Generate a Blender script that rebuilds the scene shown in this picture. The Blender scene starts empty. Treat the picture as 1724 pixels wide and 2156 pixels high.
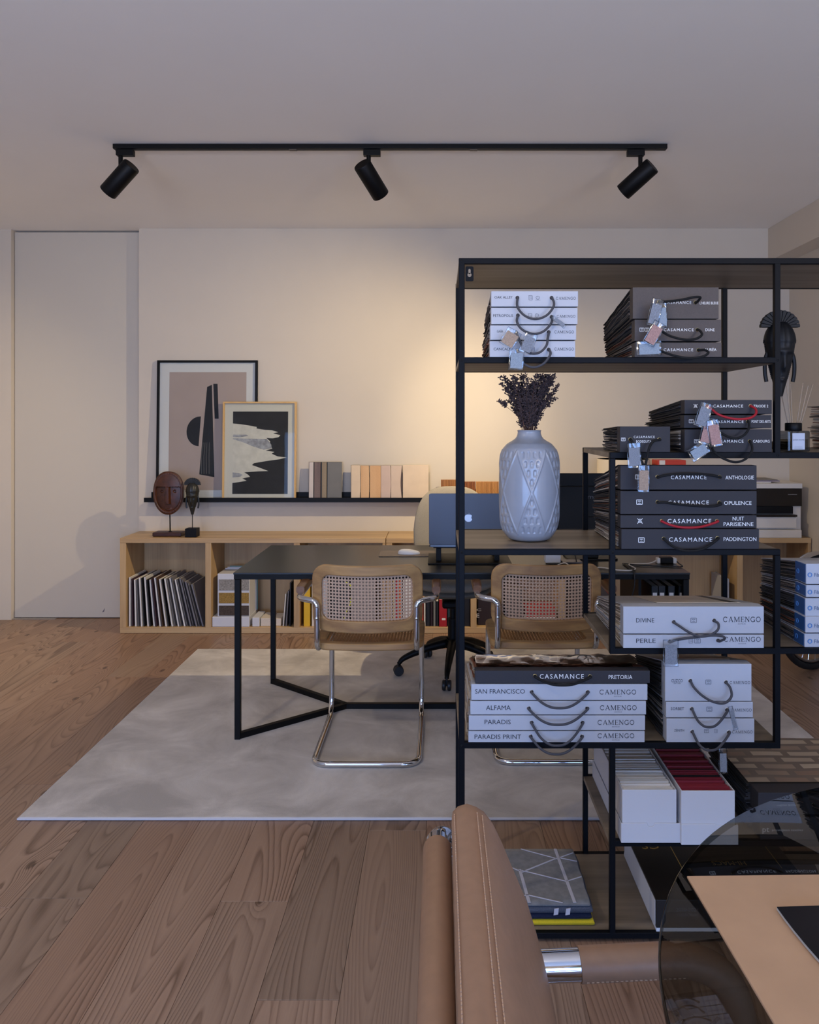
import bpy, bmesh, math, random
from math import sin, cos, pi, radians, sqrt, atan2, hypot
from mathutils import Vector, Matrix
random.seed(7)
scene = bpy.context.scene
C = scene.collection

# ------------------------------------------------------------------ camera
F, CX, CY, H = 1640.0, 925.0, 889.0, 1.40      # focal length and vanishing point in photo pixels, eye height in metres
cam = bpy.data.cameras.new('camera')
camo = bpy.data.objects.new('camera', cam); C.objects.link(camo)
camo.location = (0, 0, H); camo.rotation_euler = (pi/2, 0, 0)
cam.sensor_fit = 'HORIZONTAL'; cam.sensor_width = 36.0
cam.lens = F/1724*36.0
cam.shift_x = (862-CX)/1724; cam.shift_y = -(1078-CY)/1724
cam.clip_start = 0.05
scene.camera = camo

# ------------------------------------------------------------------ world, daylight, exposure
world = bpy.data.worlds.new('sky'); scene.world = world; world.use_nodes = True
bg = world.node_tree.nodes['Background']
bg.inputs[0].default_value = (0.50, 0.66, 1.0, 1); bg.inputs[1].default_value = 0.35
scene.view_settings.view_transform = 'Standard'
scene.view_settings.look = 'None'
scene.view_settings.gamma = 1.0
scene.view_settings.use_curve_mapping = False
scene.view_settings.exposure = 0.26

def lamp(name, kind, loc, aim, power, color, **kw):
    l = bpy.data.lights.new(name, kind); l.energy = power; l.color = color
    for k, v in kw.items(): setattr(l, k, v)
    o = bpy.data.objects.new(name, l); C.objects.link(o)
    o.location = loc
    o.rotation_euler = (Vector(aim)-Vector(loc)).to_track_quat('-Z', 'Y').to_euler()
    return o
# daylight entering by the tall windows behind the camera (a cool late-day sky)
lamp('window_daylight', 'AREA', (-1.55, -2.50, 1.00), (-1.55, 5.0, 0.80), 74, (0.30, 0.50, 1.0), shape='RECTANGLE', size=2.2, size_y=1.55)
lamp('window_daylight', 'AREA', (1.25, -2.50, 1.00), (1.25, 5.0, 0.80), 74, (0.30, 0.50, 1.0), shape='RECTANGLE', size=2.0, size_y=1.55)
WARM = (1.0, 0.78, 0.48)
# near-side spots: the first throws the cord shadows, the others are added fill
lamp('unseen_spot_near', 'SPOT', (0.15, 1.30, 2.62), (0.75, 2.3, 1.35), 4, (1.0, 0.80, 0.58), spot_size=radians(62), spot_blend=0.6, shadow_soft_size=0.02)

lamp('unseen_spot_near', 'SPOT', (-1.55, 1.25, 2.62), (-1.25, 3.0, 0.0), 40, (1.0, 0.84, 0.64), spot_size=radians(125), spot_blend=1.0, shadow_soft_size=0.05)  # added fill that brightens the near floor and rug
lamp('unseen_spot_near', 'SPOT', (0.15, 0.3, 2.62), (-0.2, 1.4, 0.0), 7, (1.0, 0.84, 0.64), spot_size=radians(110), spot_blend=1.0, shadow_soft_size=0.05)  # weak fill added over the foreground floor
# two unseen lamps added behind the camera to raise the bounced light
for _x in (-1.9, 1.2): lamp('added_fill_behind', 'SPOT', (_x, -0.6, 2.60), (_x*1.15, -2.6, 1.5), 80, (1.0, 0.82, 0.62), spot_size=radians(130), spot_blend=1.0, shadow_soft_size=0.06)
# two more unseen lamps, added only to brighten the ceiling
for _x in (-1.2, 2.0): lamp('added_ceiling_fill', 'SPOT', (_x, -0.9, 1.80), (_x*.8, 1.0, 3.0), 108, (1.0, 0.86, 0.68), spot_size=radians(112), spot_blend=1.0, shadow_soft_size=0.15)
scene.cycles.diffuse_bounces = 8; scene.cycles.max_bounces = 16; scene.cycles.transparent_max_bounces = 24
# ------------------------------------------------------------------ helpers
def wx(px, d): return (px-CX)/F*d
def wz(py, d): return H-(py-CY)/F*d
def at(px, py, d): return Vector((wx(px, d), d, wz(py, d)))

def lin(c):
    c = c.lstrip('#'); v = [int(c[i:i+2], 16)/255 for i in (0, 2, 4)]
    return tuple((x/12.92 if x <= .04045 else ((x+.055)/1.055)**2.4) for x in v)+(1,)

class MB:
    def __init__(s): s.v = []; s.f = []; s.m = []
    def add(s, vs, fs, mi=0):
        b = len(s.v); s.v += [tuple(v) for v in vs]
        s.f += [tuple(b+i for i in f) for f in fs]; s.m += [mi]*len(fs); return s
    def box(s, x0, x1, y0, y1, z0, z1, mi=0):
        return s.add([(x0,y0,z0),(x1,y0,z0),(x1,y1,z0),(x0,y1,z0),(x0,y0,z1),(x1,y0,z1),(x1,y1,z1),(x0,y1,z1)],
            [(0,3,2,1),(4,5,6,7),(0,1,5,4),(1,2,6,5),(2,3,7,6),(3,0,4,7)], mi)
    def obox(s, c, ax, ay, az, mi=0):           # centre and half axes
        c, ax, ay, az = Vector(c), Vector(ax), Vector(ay), Vector(az)
        vs = [c+ax*i+ay*j+az*k for k in (-1,1) for i, j in ((-1,-1),(1,-1),(1,1),(-1,1))]
        return s.add(vs, [(0,3,2,1),(4,5,6,7),(0,1,5,4),(1,2,6,5),(2,3,7,6),(3,0,4,7)], mi)
    def tube(s, pts, r, n=8, closed=False, cap=True, mi=0, squash=None):
        pts = [Vector(p) for p in pts]; N = len(pts)
        rs = r if isinstance(r, (list, tuple)) else [r]*N
        tang = []
        for i in range(N):
            a = pts[(i-1) % N] if (closed or i) else pts[0]
            b = pts[(i+1) % N] if (closed or i < N-1) else pts[-1]
            t = (b-a); tang.append(t.normalized() if t.length > 1e-9 else Vector((0,0,1)))
        up = Vector((0,0,1)) if abs(tang[0].z) < .9 else Vector((1,0,0))
        nrm = (up-tang[0]*up.dot(tang[0])).normalized(); vs = []
        for i in range(N):
            t = tang[i]; nrm = (nrm-t*nrm.dot(t))
            nrm = nrm.normalized() if nrm.length > 1e-6 else t.orthogonal().normalized()
            bi = t.cross(nrm)
            for k in range(n):
                a = 2*pi*k/n; q = (nrm*cos(a)+bi*sin(a))*rs[i]
                vs.append(pts[i]+q)
        fs = []
        for i in range(N if closed else N-1):
            j = (i+1) % N
            for k in range(n):
                k2 = (k+1) % n; fs.append((i*n+k, i*n+k2, j*n+k2, j*n+k))
        if not closed and cap:
            fs.append(tuple(range(n))[::-1]); fs.append(tuple((N-1)*n+k for k in range(n)))
        return s.add(vs, fs, mi)
    def lathe(s, prof, n=32, c=(0,0,0), axis=None, mi=0):   # profile of (radius, height)
        vs = []; c = Vector(c)
        q = Vector((0,0,1)).rotation_difference(Vector(axis).normalized()) if axis is not None else None
        for r, z in prof:
            for k in range(n):
                p = Vector((r*cos(2*pi*k/n), r*sin(2*pi*k/n), z))
                vs.append(c+(q @ p if q else p))
        fs = []
        for i in range(len(prof)-1):
            for k in range(n):
                k2 = (k+1) % n; fs.append((i*n+k, i*n+k2, (i+1)*n+k2, (i+1)*n+k))
        if prof[0][0] > 1e-6: fs.append(tuple(range(n))[::-1])
        if prof[-1][0] > 1e-6: fs.append(tuple((len(prof)-1)*n+k for k in range(n)))
        return s.add(vs, fs, mi)
    def prism(s, poly, y0, y1, mi=0):           # outline in x,z pushed along y
        n = len(poly)
        vs = [(x, y0, z) for x, z in poly]+[(x, y1, z) for x, z in poly]
        fs = [tuple(range(n)), tuple(range(2*n-1, n-1, -1))]+[(i, n+i, n+(i+1) % n, (i+1) % n) for i in range(n)]
        return s.add(vs, fs, mi)
    def slab(s, poly, z0, z1, mi=0):            # outline in x,y pushed along z
        n = len(poly)
        vs = [(x, y, z0) for x, y in poly]+[(x, y, z1) for x, y in poly]
        fs = [tuple(range(n))[::-1], tuple(range(n, 2*n))]+[(i, (i+1) % n, n+(i+1) % n, n+i) for i in range(n)]
        return s.add(vs, fs, mi)
    def grid(s, fn, nu, nv, cu=False, mi=0):
        vs = [fn(i/nu, j/nv) for j in range(nv+1) for i in range(nu if cu else nu+1)]
        w = nu if cu else nu+1; fs = []
        for j in range(nv):
            for i in range(nu):
                i2 = (i+1) % w if cu else i+1
                fs.append((j*w+i, j*w+i2, (j+1)*w+i2, (j+1)*w+i))
        return s.add(vs, fs, mi)

def world_loc(o):
    v = Vector((0,0,0))
    while o is not None: v += o.location; o = o.parent
    return v

def obj(name, mb, mat, parent=None, smooth=False, bevel=0, seg=2, auto=None, recalc=True):
    me = bpy.data.meshes.new(name)
    off = world_loc(parent) if parent else Vector((0,0,0))
    me.from_pydata([(x-off.x, y-off.y, z-off.z) for x, y, z in mb.v], [], mb.f)
    for m in (mat if isinstance(mat, (list, tuple)) else [mat]): me.materials.append(m)
    if any(mb.m): me.polygons.foreach_set('material_index', mb.m)
    if recalc:
        b = bmesh.new(); b.from_mesh(me); bmesh.ops.recalc_face_normals(b, faces=b.faces); b.to_mesh(me); b.free()
    if smooth:
        me.polygons.foreach_set('use_smooth', [True]*len(me.polygons))
        if smooth != 'all':
            me.set_sharp_from_angle(angle=radians(smooth if smooth is not True else 40))
    me.update()
    o = bpy.data.objects.new(name, me); C.objects.link(o)
    if parent: o.parent = parent
    if bevel:
        md = o.modifiers.new('bevel', 'BEVEL'); md.width = bevel; md.segments = seg; md.limit_method = 'ANGLE'; md.angle_limit = radians(40)
        md.harden_normals = False
    return o

def tag(o, label=None, cat=None, group=None, kind=None):
    if label: o['label'] = label
    if cat: o['category'] = cat
    if group: o['group'] = group
    if kind: o['kind'] = kind
    return o

def thing(name, loc, label, cat, group=None):
    o = bpy.data.objects.new(name, None); C.objects.link(o); o.location = loc
    o.empty_display_size = 0.05
    return tag(o, label, cat, group)

def dup(root, loc=None, rot=None, label=None, group=None):
    r = root.copy(); C.objects.link(r)
    if loc is not None: r.location = loc
    if rot is not None: r.rotation_euler = rot
    if label: r['label'] = label
    if group: r['group'] = group
    for ch in list(root.children):
        c = ch.copy(); C.objects.link(c); c.parent = r
        for g in list(ch.children):
            d = g.copy(); C.objects.link(d); d.parent = c
    return r

def struct(name, mb, mat, **kw): return tag(obj(name, mb, mat, **kw), kind='structure')

def fillet(pts, rad, n=6):
    pts = [Vector(p) for p in pts]; out = [pts[0]]
    rads = rad if isinstance(rad, (list, tuple)) else [rad]*len(pts)
    for i in range(1, len(pts)-1):
        a, b, c = pts[i-1], pts[i], pts[i+1]
        u = (a-b); w = (c-b); l = min(rads[i], u.length*.49, w.length*.49)
        p, q = b+u.normalized()*l, b+w.normalized()*l
        for k in range(n+1):
            t = k/n; out.append(p*(1-t)**2+b*2*t*(1-t)+q*t*t)
    out.append(pts[-1]); return out

def spline(pts, n=8):
    pts = [Vector(p) for p in pts]; P = [pts[0]*2-pts[1]]+pts+[pts[-1]*2-pts[-2]]; out = []
    for i in range(1, len(P)-2):
        a, b, c, d = P[i-1], P[i], P[i+1], P[i+2]
        for k in range(n):
            t = k/n
            out.append(.5*((2*b)+(c-a)*t+(2*a-5*b+4*c-d)*t*t+(3*b-a-3*c+d)*t**3))
    out.append(pts[-1]); return out

def rrect(w, h, r, n=6, cx=0, cy=0):
    out = []
    for sx, sy, a0 in ((1,1,0),(-1,1,pi/2),(-1,-1,pi),(1,-1,1.5*pi)):
        for k in range(n+1):
            a = a0+pi/2*k/n
            out.append((cx+sx*(w/2-r)+r*cos(a), cy+sy*(h/2-r)+r*sin(a)))
    return out

# ------------------------------------------------------------------ materials (all procedural)
MATS = {}
def nmat(name):
    m = bpy.data.materials.new(name); m.use_nodes = True
    nt = m.node_tree; p = nt.nodes['Principled BSDF']; MATS[name] = m
    return m, nt, p
def nd(nt, kind, **kw):
    n = nt.nodes.new(kind)
    for k, v in kw.items(): setattr(n, k, v)
    return n
def ramp(nt, fac, stops):
    r = nd(nt, 'ShaderNodeValToRGB'); e = r.color_ramp.elements
    while len(e) < len(stops): e.new(.5)
    for i, (p, c) in enumerate(stops): e[i].position = p; e[i].color = lin(c) if isinstance(c, str) else (c, c, c, 1)
    nt.links.new(fac, r.inputs[0]); return r.outputs[0]
def mth(nt, op, a, b=None, c=None):
    n = nd(nt, 'ShaderNodeMath', operation=op)
    for i, x in enumerate((a, b, c)):
        if x is None: continue
        if isinstance(x, (int, float)): n.inputs[i].default_value = x
        else: nt.links.new(x, n.inputs[i])
    return n.outputs[0]
def objco(nt, scale=(1,1,1), rnd=False):
    tc = nd(nt, 'ShaderNodeTexCoord'); mp = nd(nt, 'ShaderNodeMapping'); mp.inputs['Scale'].default_value = scale
    src = tc.outputs['Object']
    if rnd:
        oi = nd(nt, 'ShaderNodeObjectInfo'); cb = nd(nt, 'ShaderNodeCombineXYZ')
        nt.links.new(mth(nt, 'MULTIPLY', oi.outputs['Random'], 37.0), cb.inputs[0])
        nt.links.new(mth(nt, 'MULTIPLY', oi.outputs['Random'], 91.0), cb.inputs[1])
        nt.links.new(mth(nt, 'MULTIPLY', oi.outputs['Random'], 53.0), cb.inputs[2])
        va = nd(nt, 'ShaderNodeVectorMath', operation='ADD')
        nt.links.new(src, va.inputs[0]); nt.links.new(cb.outputs[0], va.inputs[1]); src = va.outputs[0]
    nt.links.new(src, mp.inputs[0]); return mp.outputs[0]
def noise(nt, vec, scale, detail=2, rough=.5, dist=0):
    n = nd(nt, 'ShaderNodeTexNoise'); n.inputs['Scale'].default_value = scale; n.inputs['Detail'].default_value = detail
    n.inputs['Roughness'].default_value = rough; n.inputs['Distortion'].default_value = dist
    nt.links.new(vec, n.inputs['Vector']); return n.outputs[0]
def bump(nt, p, h, strength=.2, dist=.001):
    b = nd(nt, 'ShaderNodeBump'); b.inputs['Strength'].default_value = strength; b.inputs['Distance'].default_value = dist
    nt.links.new(h, b.inputs['Height']); nt.links.new(b.outputs[0], p.inputs['Normal'])

def mat(name, col, rough=.5, metal=0, var=0, vs=40, bmp=0, bs=200, bd=.001, sheen=0, coat=0, spec=.5):
    m, nt, p = nmat(name)
    p.inputs['Roughness'].default_value = rough; p.inputs['Metallic'].default_value = metal
    p.inputs['Specular IOR Level'].default_value = spec
    c = lin(col); p.inputs['Base Color'].default_value = c
    if sheen: p.inputs['Sheen Weight'].default_value = sheen
    if coat: p.inputs['Coat Weight'].default_value = coat; p.inputs['Coat Roughness'].default_value = .08
    if var or bmp:
        v = objco(nt)
        if var:
            n = noise(nt, v, vs, 3)
            r = nd(nt, 'ShaderNodeValToRGB'); e = r.color_ramp.elements
            e[0].position = .3; e[0].color = tuple(x*(1-var) for x in c[:3])+(1,)
            e[1].position = .7; e[1].color = tuple(min(1, x*(1+var)) for x in c[:3])+(1,)
            nt.links.new(n, r.inputs[0]); nt.links.new(r.outputs[0], p.inputs['Base Color'])
        if bmp: bump(nt, p, noise(nt, v, bs, 3), bmp, bd)
    return m

def wood(name, c1, c2, sc=(14, 1.2, 14), bands=9, rough=.45, rnd=True, fine=(160, 4, 160), contrast=.5):
    m, nt, p = nmat(name); p.inputs['Roughness'].default_value = rough
    v = objco(nt, sc, rnd); h = noise(nt, v, 1.0, 2, .45, .15)
    fr = mth(nt, 'PINGPONG', mth(nt, 'MULTIPLY', h, bands), 1.0)
    fn = noise(nt, objco(nt, fine, rnd), 1.0, 2, .6)
    mixv = mth(nt, 'ADD', mth(nt, 'MULTIPLY', fr, contrast), mth(nt, 'MULTIPLY', fn, 1-contrast))
    nt.links.new(ramp(nt, mixv, [(.2, c1), (.8, c2)]), p.inputs['Base Color'])
    bump(nt, p, fn, .08, .0006); return m

def floor_wood(name):
    m, nt, p = nmat(name); p.inputs['Roughness'].default_value = .42
    v = objco(nt, (1, 1, 1), True)
    sv = nd(nt, 'ShaderNodeMapping'); sv.inputs['Scale'].default_value = (5.5, .55, 1); nt.links.new(v, sv.inputs[0])
    h = noise(nt, sv.outputs[0], 1.0, 1.2, .45, .25)
    kv = nd(nt, 'ShaderNodeMapping'); kv.inputs['Scale'].default_value = (2.4, 1.1, 1); nt.links.new(v, kv.inputs[0])
    vo = nd(nt, 'ShaderNodeTexVoronoi'); vo.voronoi_dimensions = '2D'; vo.inputs['Scale'].default_value = 1.0; nt.links.new(kv.outputs[0], vo.inputs['Vector'])
    mr = nd(nt, 'ShaderNodeMapRange'); mr.inputs['From Min'].default_value = 0; mr.inputs['From Max'].default_value = .20
    mr.inputs['To Min'].default_value = 1; mr.inputs['To Max'].default_value = 0; nt.links.new(vo.outputs['Distance'], mr.inputs['Value'])
    knot = mth(nt, 'POWER', mr.outputs[0], 2.5)
    hh = mth(nt, 'ADD', h, mth(nt, 'MULTIPLY', knot, .13))
    fr = mth(nt, 'FRACT', mth(nt, 'MULTIPLY', hh, 34.0))
    ring = ramp(nt, fr, [(0, .05), (.45, .30), (.86, 1.0), (1.0, .05)])
    fv = nd(nt, 'ShaderNodeMapping'); fv.inputs['Scale'].default_value = (230, 5, 1); nt.links.new(v, fv.inputs[0])
    fn = noise(nt, fv.outputs[0], 1.0, 2, .6)
    big = noise(nt, sv.outputs[0], .8, 1)
    ringm = mth(nt, 'MULTIPLY', ring, mth(nt, 'ADD', mth(nt, 'MULTIPLY', big, .9), .15))
    t = mth(nt, 'ADD', mth(nt, 'MULTIPLY', ringm, .75), mth(nt, 'MULTIPLY', fn, .30))
    kn = nd(nt, 'ShaderNodeMapRange'); kn.inputs['From Min'].default_value = .018; kn.inputs['From Max'].default_value = .035
    kn.inputs['To Min'].default_value = 1; kn.inputs['To Max'].default_value = 0; nt.links.new(vo.outputs['Distance'], kn.inputs['Value'])
    t2 = mth(nt, 'ADD', t, mth(nt, 'MULTIPLY', kn.outputs[0], .5))
    base = ramp(nt, t2, [(.05, '#a8917e'), (.42, '#957e6d'), (.75, '#66503f'), (1.0, '#443328')])
    oi = nd(nt, 'ShaderNodeObjectInfo')
    tint = ramp(nt, oi.outputs['Random'], [(0, '#dcd8d2'), (.5, '#fff6ee'), (1, '#ead8cb')])
    mx = nd(nt, 'ShaderNodeMix', data_type='RGBA', blend_type='MULTIPLY'); mx.inputs[0].default_value = 1
    nt.links.new(base, mx.inputs[6]); nt.links.new(tint, mx.inputs[7])
    nt.links.new(mx.outputs[2], p.inputs['Base Color'])
    bump(nt, p, mth(nt, 'MULTIPLY', t, -1.0), .15, .0006)
    return m

def clear(name, tint='#ffffff', rough=.03, refl=1.0, ior=1.45):
    m = bpy.data.materials.new(name); m.use_nodes = True; nt = m.node_tree
    nt.nodes.remove(nt.nodes['Principled BSDF']); out = nt.nodes['Material Output']
    tr = nd(nt, 'ShaderNodeBsdfTransparent'); tr.inputs[0].default_value = lin(tint)
    gl = nd(nt, 'ShaderNodeBsdfGlossy'); gl.inputs['Roughness'].default_value = rough
    fr = nd(nt, 'ShaderNodeFresnel'); fr.inputs['IOR'].default_value = ior
    ge = nd(nt, 'ShaderNodeNewGeometry'); front = mth(nt, 'SUBTRACT', 1.0, ge.outputs['Backfacing'])      # only the entry face mirrors
    mx = nd(nt, 'ShaderNodeMixShader'); nt.links.new(mth(nt, 'MULTIPLY', mth(nt, 'MULTIPLY', fr.outputs[0], refl), front), mx.inputs[0])
    nt.links.new(tr.outputs[0], mx.inputs[1]); nt.links.new(gl.outputs[0], mx.inputs[2])
    nt.links.new(mx.outputs[0], out.inputs[0]); MATS[name] = m; return m

plaster = mat('plaster', '#cfc6b8', .9, var=.015, vs=3, bmp=.05, bs=120)
ceil_m = mat('ceiling_paint', '#f0eeea', .92, var=.012, vs=2)
doorm = mat('door_paint', '#c9c2b5', .6, bmp=.03, bs=90)
floorm = floor_wood('larch_plank')
blk = mat('black_steel', '#05070d', .55, .0, spec=.16)
blk2 = mat('black_matt', '#060607', .5, spec=.22)
desk_m = mat('desk_laminate', '#1d1c1a', .33, var=.08, vs=6, spec=.5)
chrome = mat('chrome', '#d8dade', .07, 1.0)
steel = mat('brushed_steel', '#9a9da3', .3, 1.0)
oak = wood('oak_veneer', '#a98a62', '#c7a87c', (6, 6, 1.0), 5, .5, fine=(90, 90, 3), contrast=.45)
oak_top = wood('oak_veneer_top', '#ad8e66', '#c9aa7e', (.8, 9, 9), 5, .42, fine=(3, 120, 120), contrast=.45)
shelfwood = wood('grey_oak_panel', '#6a5d4d', '#8c7d69', (.9, 9, 9), 6, .5, fine=(4, 140, 140), contrast=.5)
ashw = wood('ash_wood', '#94714c', '#b8925f', (3, 12, 12), 7, .42, fine=(6, 130, 130), contrast=.55)
cane_m = mat('cane', '#c1a58d', .55, var=.12, vs=150)
cane_seat_m = mat('cane_seat', '#9c7247', .55, var=.2, vs=150)
rug_m, _nt, _p = nmat('rug_wool'); _p.inputs['Roughness'].default_value = 1; _p.inputs['Sheen Weight'].default_value = .3; _p.inputs['Specular IOR Level'].default_value = .1
_v = objco(_nt, (1, 1, 1)); _n1 = noise(_nt, _v, 3.2, 5, .62, .6); _n2 = noise(_nt, _v, 480, 2)
_nt.links.new(ramp(_nt, mth(_nt, 'ADD', mth(_nt, 'MULTIPLY', _n1, .85), mth(_nt, 'MULTIPLY', _n2, .15)), [(.36, '#aaa39a'), (.5, '#c3bcb3'), (.64, '#d9d3cb')]), _p.inputs['Base Color'])
bump(_nt, _p, _n2, .35, .002)
white_paper = mat('white_paper', '#e4e2df', .6)
white_card = mat('white_card', '#d0d1d5', .55, bmp=.03, bs=300)
white_cover = mat('white_cover', '#b6b9c0', .5, bmp=.03, bs=260)
slate_cover = mat('slate_linen', '#2b292d', .7, var=.06, vs=300, bmp=.1, bs=900)
taupe_cover = mat('taupe_linen', '#4f4641', .65, var=.07, vs=300, bmp=.12, bs=900)
ink = mat('dark_ink', '#23252c', .6)
ink_grey = mat('grey_ink', '#6a6d75', .6)
foil = mat('white_foil', '#e8e8e6', .35)
gold = mat('gold_foil', '#d0a850', .5, .0)
brass = mat('brass_eyelet', '#d8cf9f', .25, 1.0)
cord_grey = mat('grey_cord', '#444449', .8, bmp=.3, bs=1500)
cord_black = mat('black_cord', '#050506', .85, bmp=.3, bs=1500)
cord_red = mat('red_cord', '#a01222', .7, bmp=.3, bs=1500)
sw_mats = [mat('swatch_dark', '#2b2724', .9), mat('swatch_taupe', '#6b6057', .9), mat('swatch_stone', '#9a8f84', .9),
           mat('swatch_rust', '#7a4a34', .9), mat('swatch_char', '#3d3c3f', .9), mat('swatch_cream', '#c9c0b2', .9)]
plastic = clear('clear_sleeve', '#eef2f6', .16, 4.0)
pglass = clear('picture_glass', '#f6f8f8', .02, .45)
smoke = clear('smoked_glass', '#c4c1ba', .01, 1.0, 1.5)
tan = mat('tan_leather', '#a07d62', .5, var=.05, vs=60, bmp=.12, bs=500, bd=.0006)
stitch = mat('stitch_thread', '#c9a687', .8)
kraft = mat('kraft_board', '#c6a07c', .75, var=.05, vs=14)
vase_m = mat('vase_glaze', '#959aa3', .3, var=.02, vs=20, coat=.4)
# ================================================================== the room
XL, XR, YB_, YW, YD, ZC = -3.40, 2.47, -2.62, 5.50, 5.56, 2.768
floor = struct('floor', MB().box(XL-.1, XR+.1, YB_-.1, YD+.12, -.06, -.012), mat('subfloor', '#4a3a2e', .9))
PW = .1985; x = -.0445-PW*17; ci = 0; plank_cache = {}
special = {14: 2.276, 15: 1.887, 16: 2.673}
while x < XR-.02:
    a, b = max(x, XL), min(x+PW, XR)
    if b > a+.01:
        y0 = special.get(ci, random.uniform(0, 2.1)); L = 2.1
        while y0 > YB_: y0 -= L
        y = y0
        while y < YD+.1:
            p, q = max(y, YB_), min(y+L, YD+.1)
            if q > p+.02:
                key = (round(b-a, 4), round(q-p, 3))
                if key not in plank_cache:
                    o = obj('plank', MB().box(-(b-a)/2+.0004, (b-a)/2-.0004, -(q-p)/2+.0005, (q-p)/2-.0005, -.012, 0), floorm, bevel=.0008, seg=1)
                    plank_cache[key] = o
                else:
                    o = plank_cache[key].copy(); C.objects.link(o)
                o.parent = floor; o.location = ((a+b)/2, (p+q)/2, 0)
            y += L
    x += PW; ci += 1
XDL, XDR = wx(31, YD), wx(292.5, YW)
wb = MB(); wb.box(XDR, XR+.1, YW, YD+.15, 0, ZC)
wb.box(XL-.1, XDL-.004, YW+.02, YD+.15, 0, ZC)
wb.box(XDL-.004, XDR, YD+.05, YD+.15, 0, ZC)
struct('wall_back', wb, plaster)
struct('wall_right', MB().box(XR, XR+.12, YB_-.1, YD+.15, 0, ZC), plaster)
struct('wall_left', MB().box(XL-.12, XL, YB_-.1, YD+.15, 0, ZC), plaster)
struct('ceiling', MB().box(XL-.12, XR+.12, YB_-.1, YD+.15, ZC, ZC+.1), ceil_m)
struct('trim_1', MB().box(2.32, XR, YB_, YW, 2.535, ZC-.001), plaster)                      # boxed-in beam along the right wall
wf = MB()
for a, b, z0, z1 in ((XL-.1, -2.7, 0, ZC), (-.4, .2, 0, ZC), (2.3, XR+.1, 0, ZC), (-2.7, -.4, 0, .15), (.2, 2.3, 0, .15), (-2.7, -.4, 1.85, ZC), (.2, 2.3, 1.85, ZC)):
    wf.box(a, b, YB_-.12, YB_, z0, z1)
struct('wall_front', wf, plaster)
win_m = mat('window_frame', '#e8e8e8', .4); glaz = clear('window_glass', '#f4fbff', .01, .8)
for i, (a, b) in enumerate(((-2.7, -.4), (.2, 2.3))):
    w = struct('window_%d' % (i+1), MB().box(a, b, YB_-.10, YB_-.04, .15, .21).box(a, b, YB_-.10, YB_-.04, 1.79, 1.85).box(a, a+.06, YB_-.10, YB_-.04, .21, 1.79).box(b-.06, b, YB_-.10, YB_-.04, .21, 1.79).box((a+b)/2-.03, (a+b)/2+.03, YB_-.10, YB_-.04, .21, 1.79), win_m)
    obj('pane', MB().box(a+.06, (a+b)/2-.03, YB_-.075, YB_-.068, .21, 1.79), glaz, w)
    obj('pane', MB().box((a+b)/2+.03, b-.06, YB_-.075, YB_-.068, .21, 1.79), glaz, w)
# flush floor-to-ceiling door with a shadow gap at its head
dr = struct('door_1', MB().box(XDL, XDR+.02, YD, YD+.04, .006, ZC-.012), doorm, bevel=.002)
tag(obj('wall_scratch', MB().prism([(wx(215, YD), wz(1289, YD)), (wx(221, YD), wz(1280, YD)), (wx(219, YD), wz(1288, YD))], YD-.0006, YD+.001), mat('scratch', '#6b6670', .9), dr), 'small dark scuff')
struct('trim_2', MB().box(wx(5, YD), wx(120, YD), YD-.03, YD-.002, 0, .004), mat('floor_strip', '#9c958d', .6))

# rug
RZ = .012
rg = obj('area_rug', MB().box(-1.48, 1.647, 2.737, 4.77, 0.0004, RZ), rug_m, bevel=.004, seg=3)
tag(rg, 'large pale grey wool rug lying under the black desk', 'rug')
eb = MB()
eb.tube([(-1.48, 2.737, .006), (1.647, 2.737, .006), (1.647, 4.77, .006), (-1.48, 4.77, .006)], .0052, 6, closed=True)
obj('bound_edge', eb, mat('rug_binding', '#c9c7cb', .9), rg)

# ================================================================== ceiling track with three spots
YT = 3.84
xt0, xt1 = wx(240, YT), wx(1403, YT)
tr = thing('ceiling_track', ((xt0+xt1)/2, YT, ZC), 'long black lighting track screwed to the ceiling', 'track')
obj('rail', MB().box(xt0, xt1, YT-.018, YT+.018, ZC-.024, ZC-.0005), blk2, tr, bevel=.002)
for p in (617, 997): obj('joint', MB().box(wx(p, YT)-.018, wx(p, YT)+.018, YT-.012, YT+.012, ZC-.0275, ZC-.0245), mat('grey_joint', '#5a544e', .6), tr)
obj('groove', MB().box(xt0+.05, xt1-.05, YT-.004, YT+.004, ZC-.0262, ZC-.0241), mat('copper_groove', '#2a2521', .5), tr)
lens_m = mat('lamp_lens', '#fff2dd', .3)
_p = lens_m.node_tree.nodes['Principled BSDF']; _p.inputs['Emission Color'].default_value = (1, .75, .45, 1); _p.inputs['Emission Strength'].default_value = 6
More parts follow.
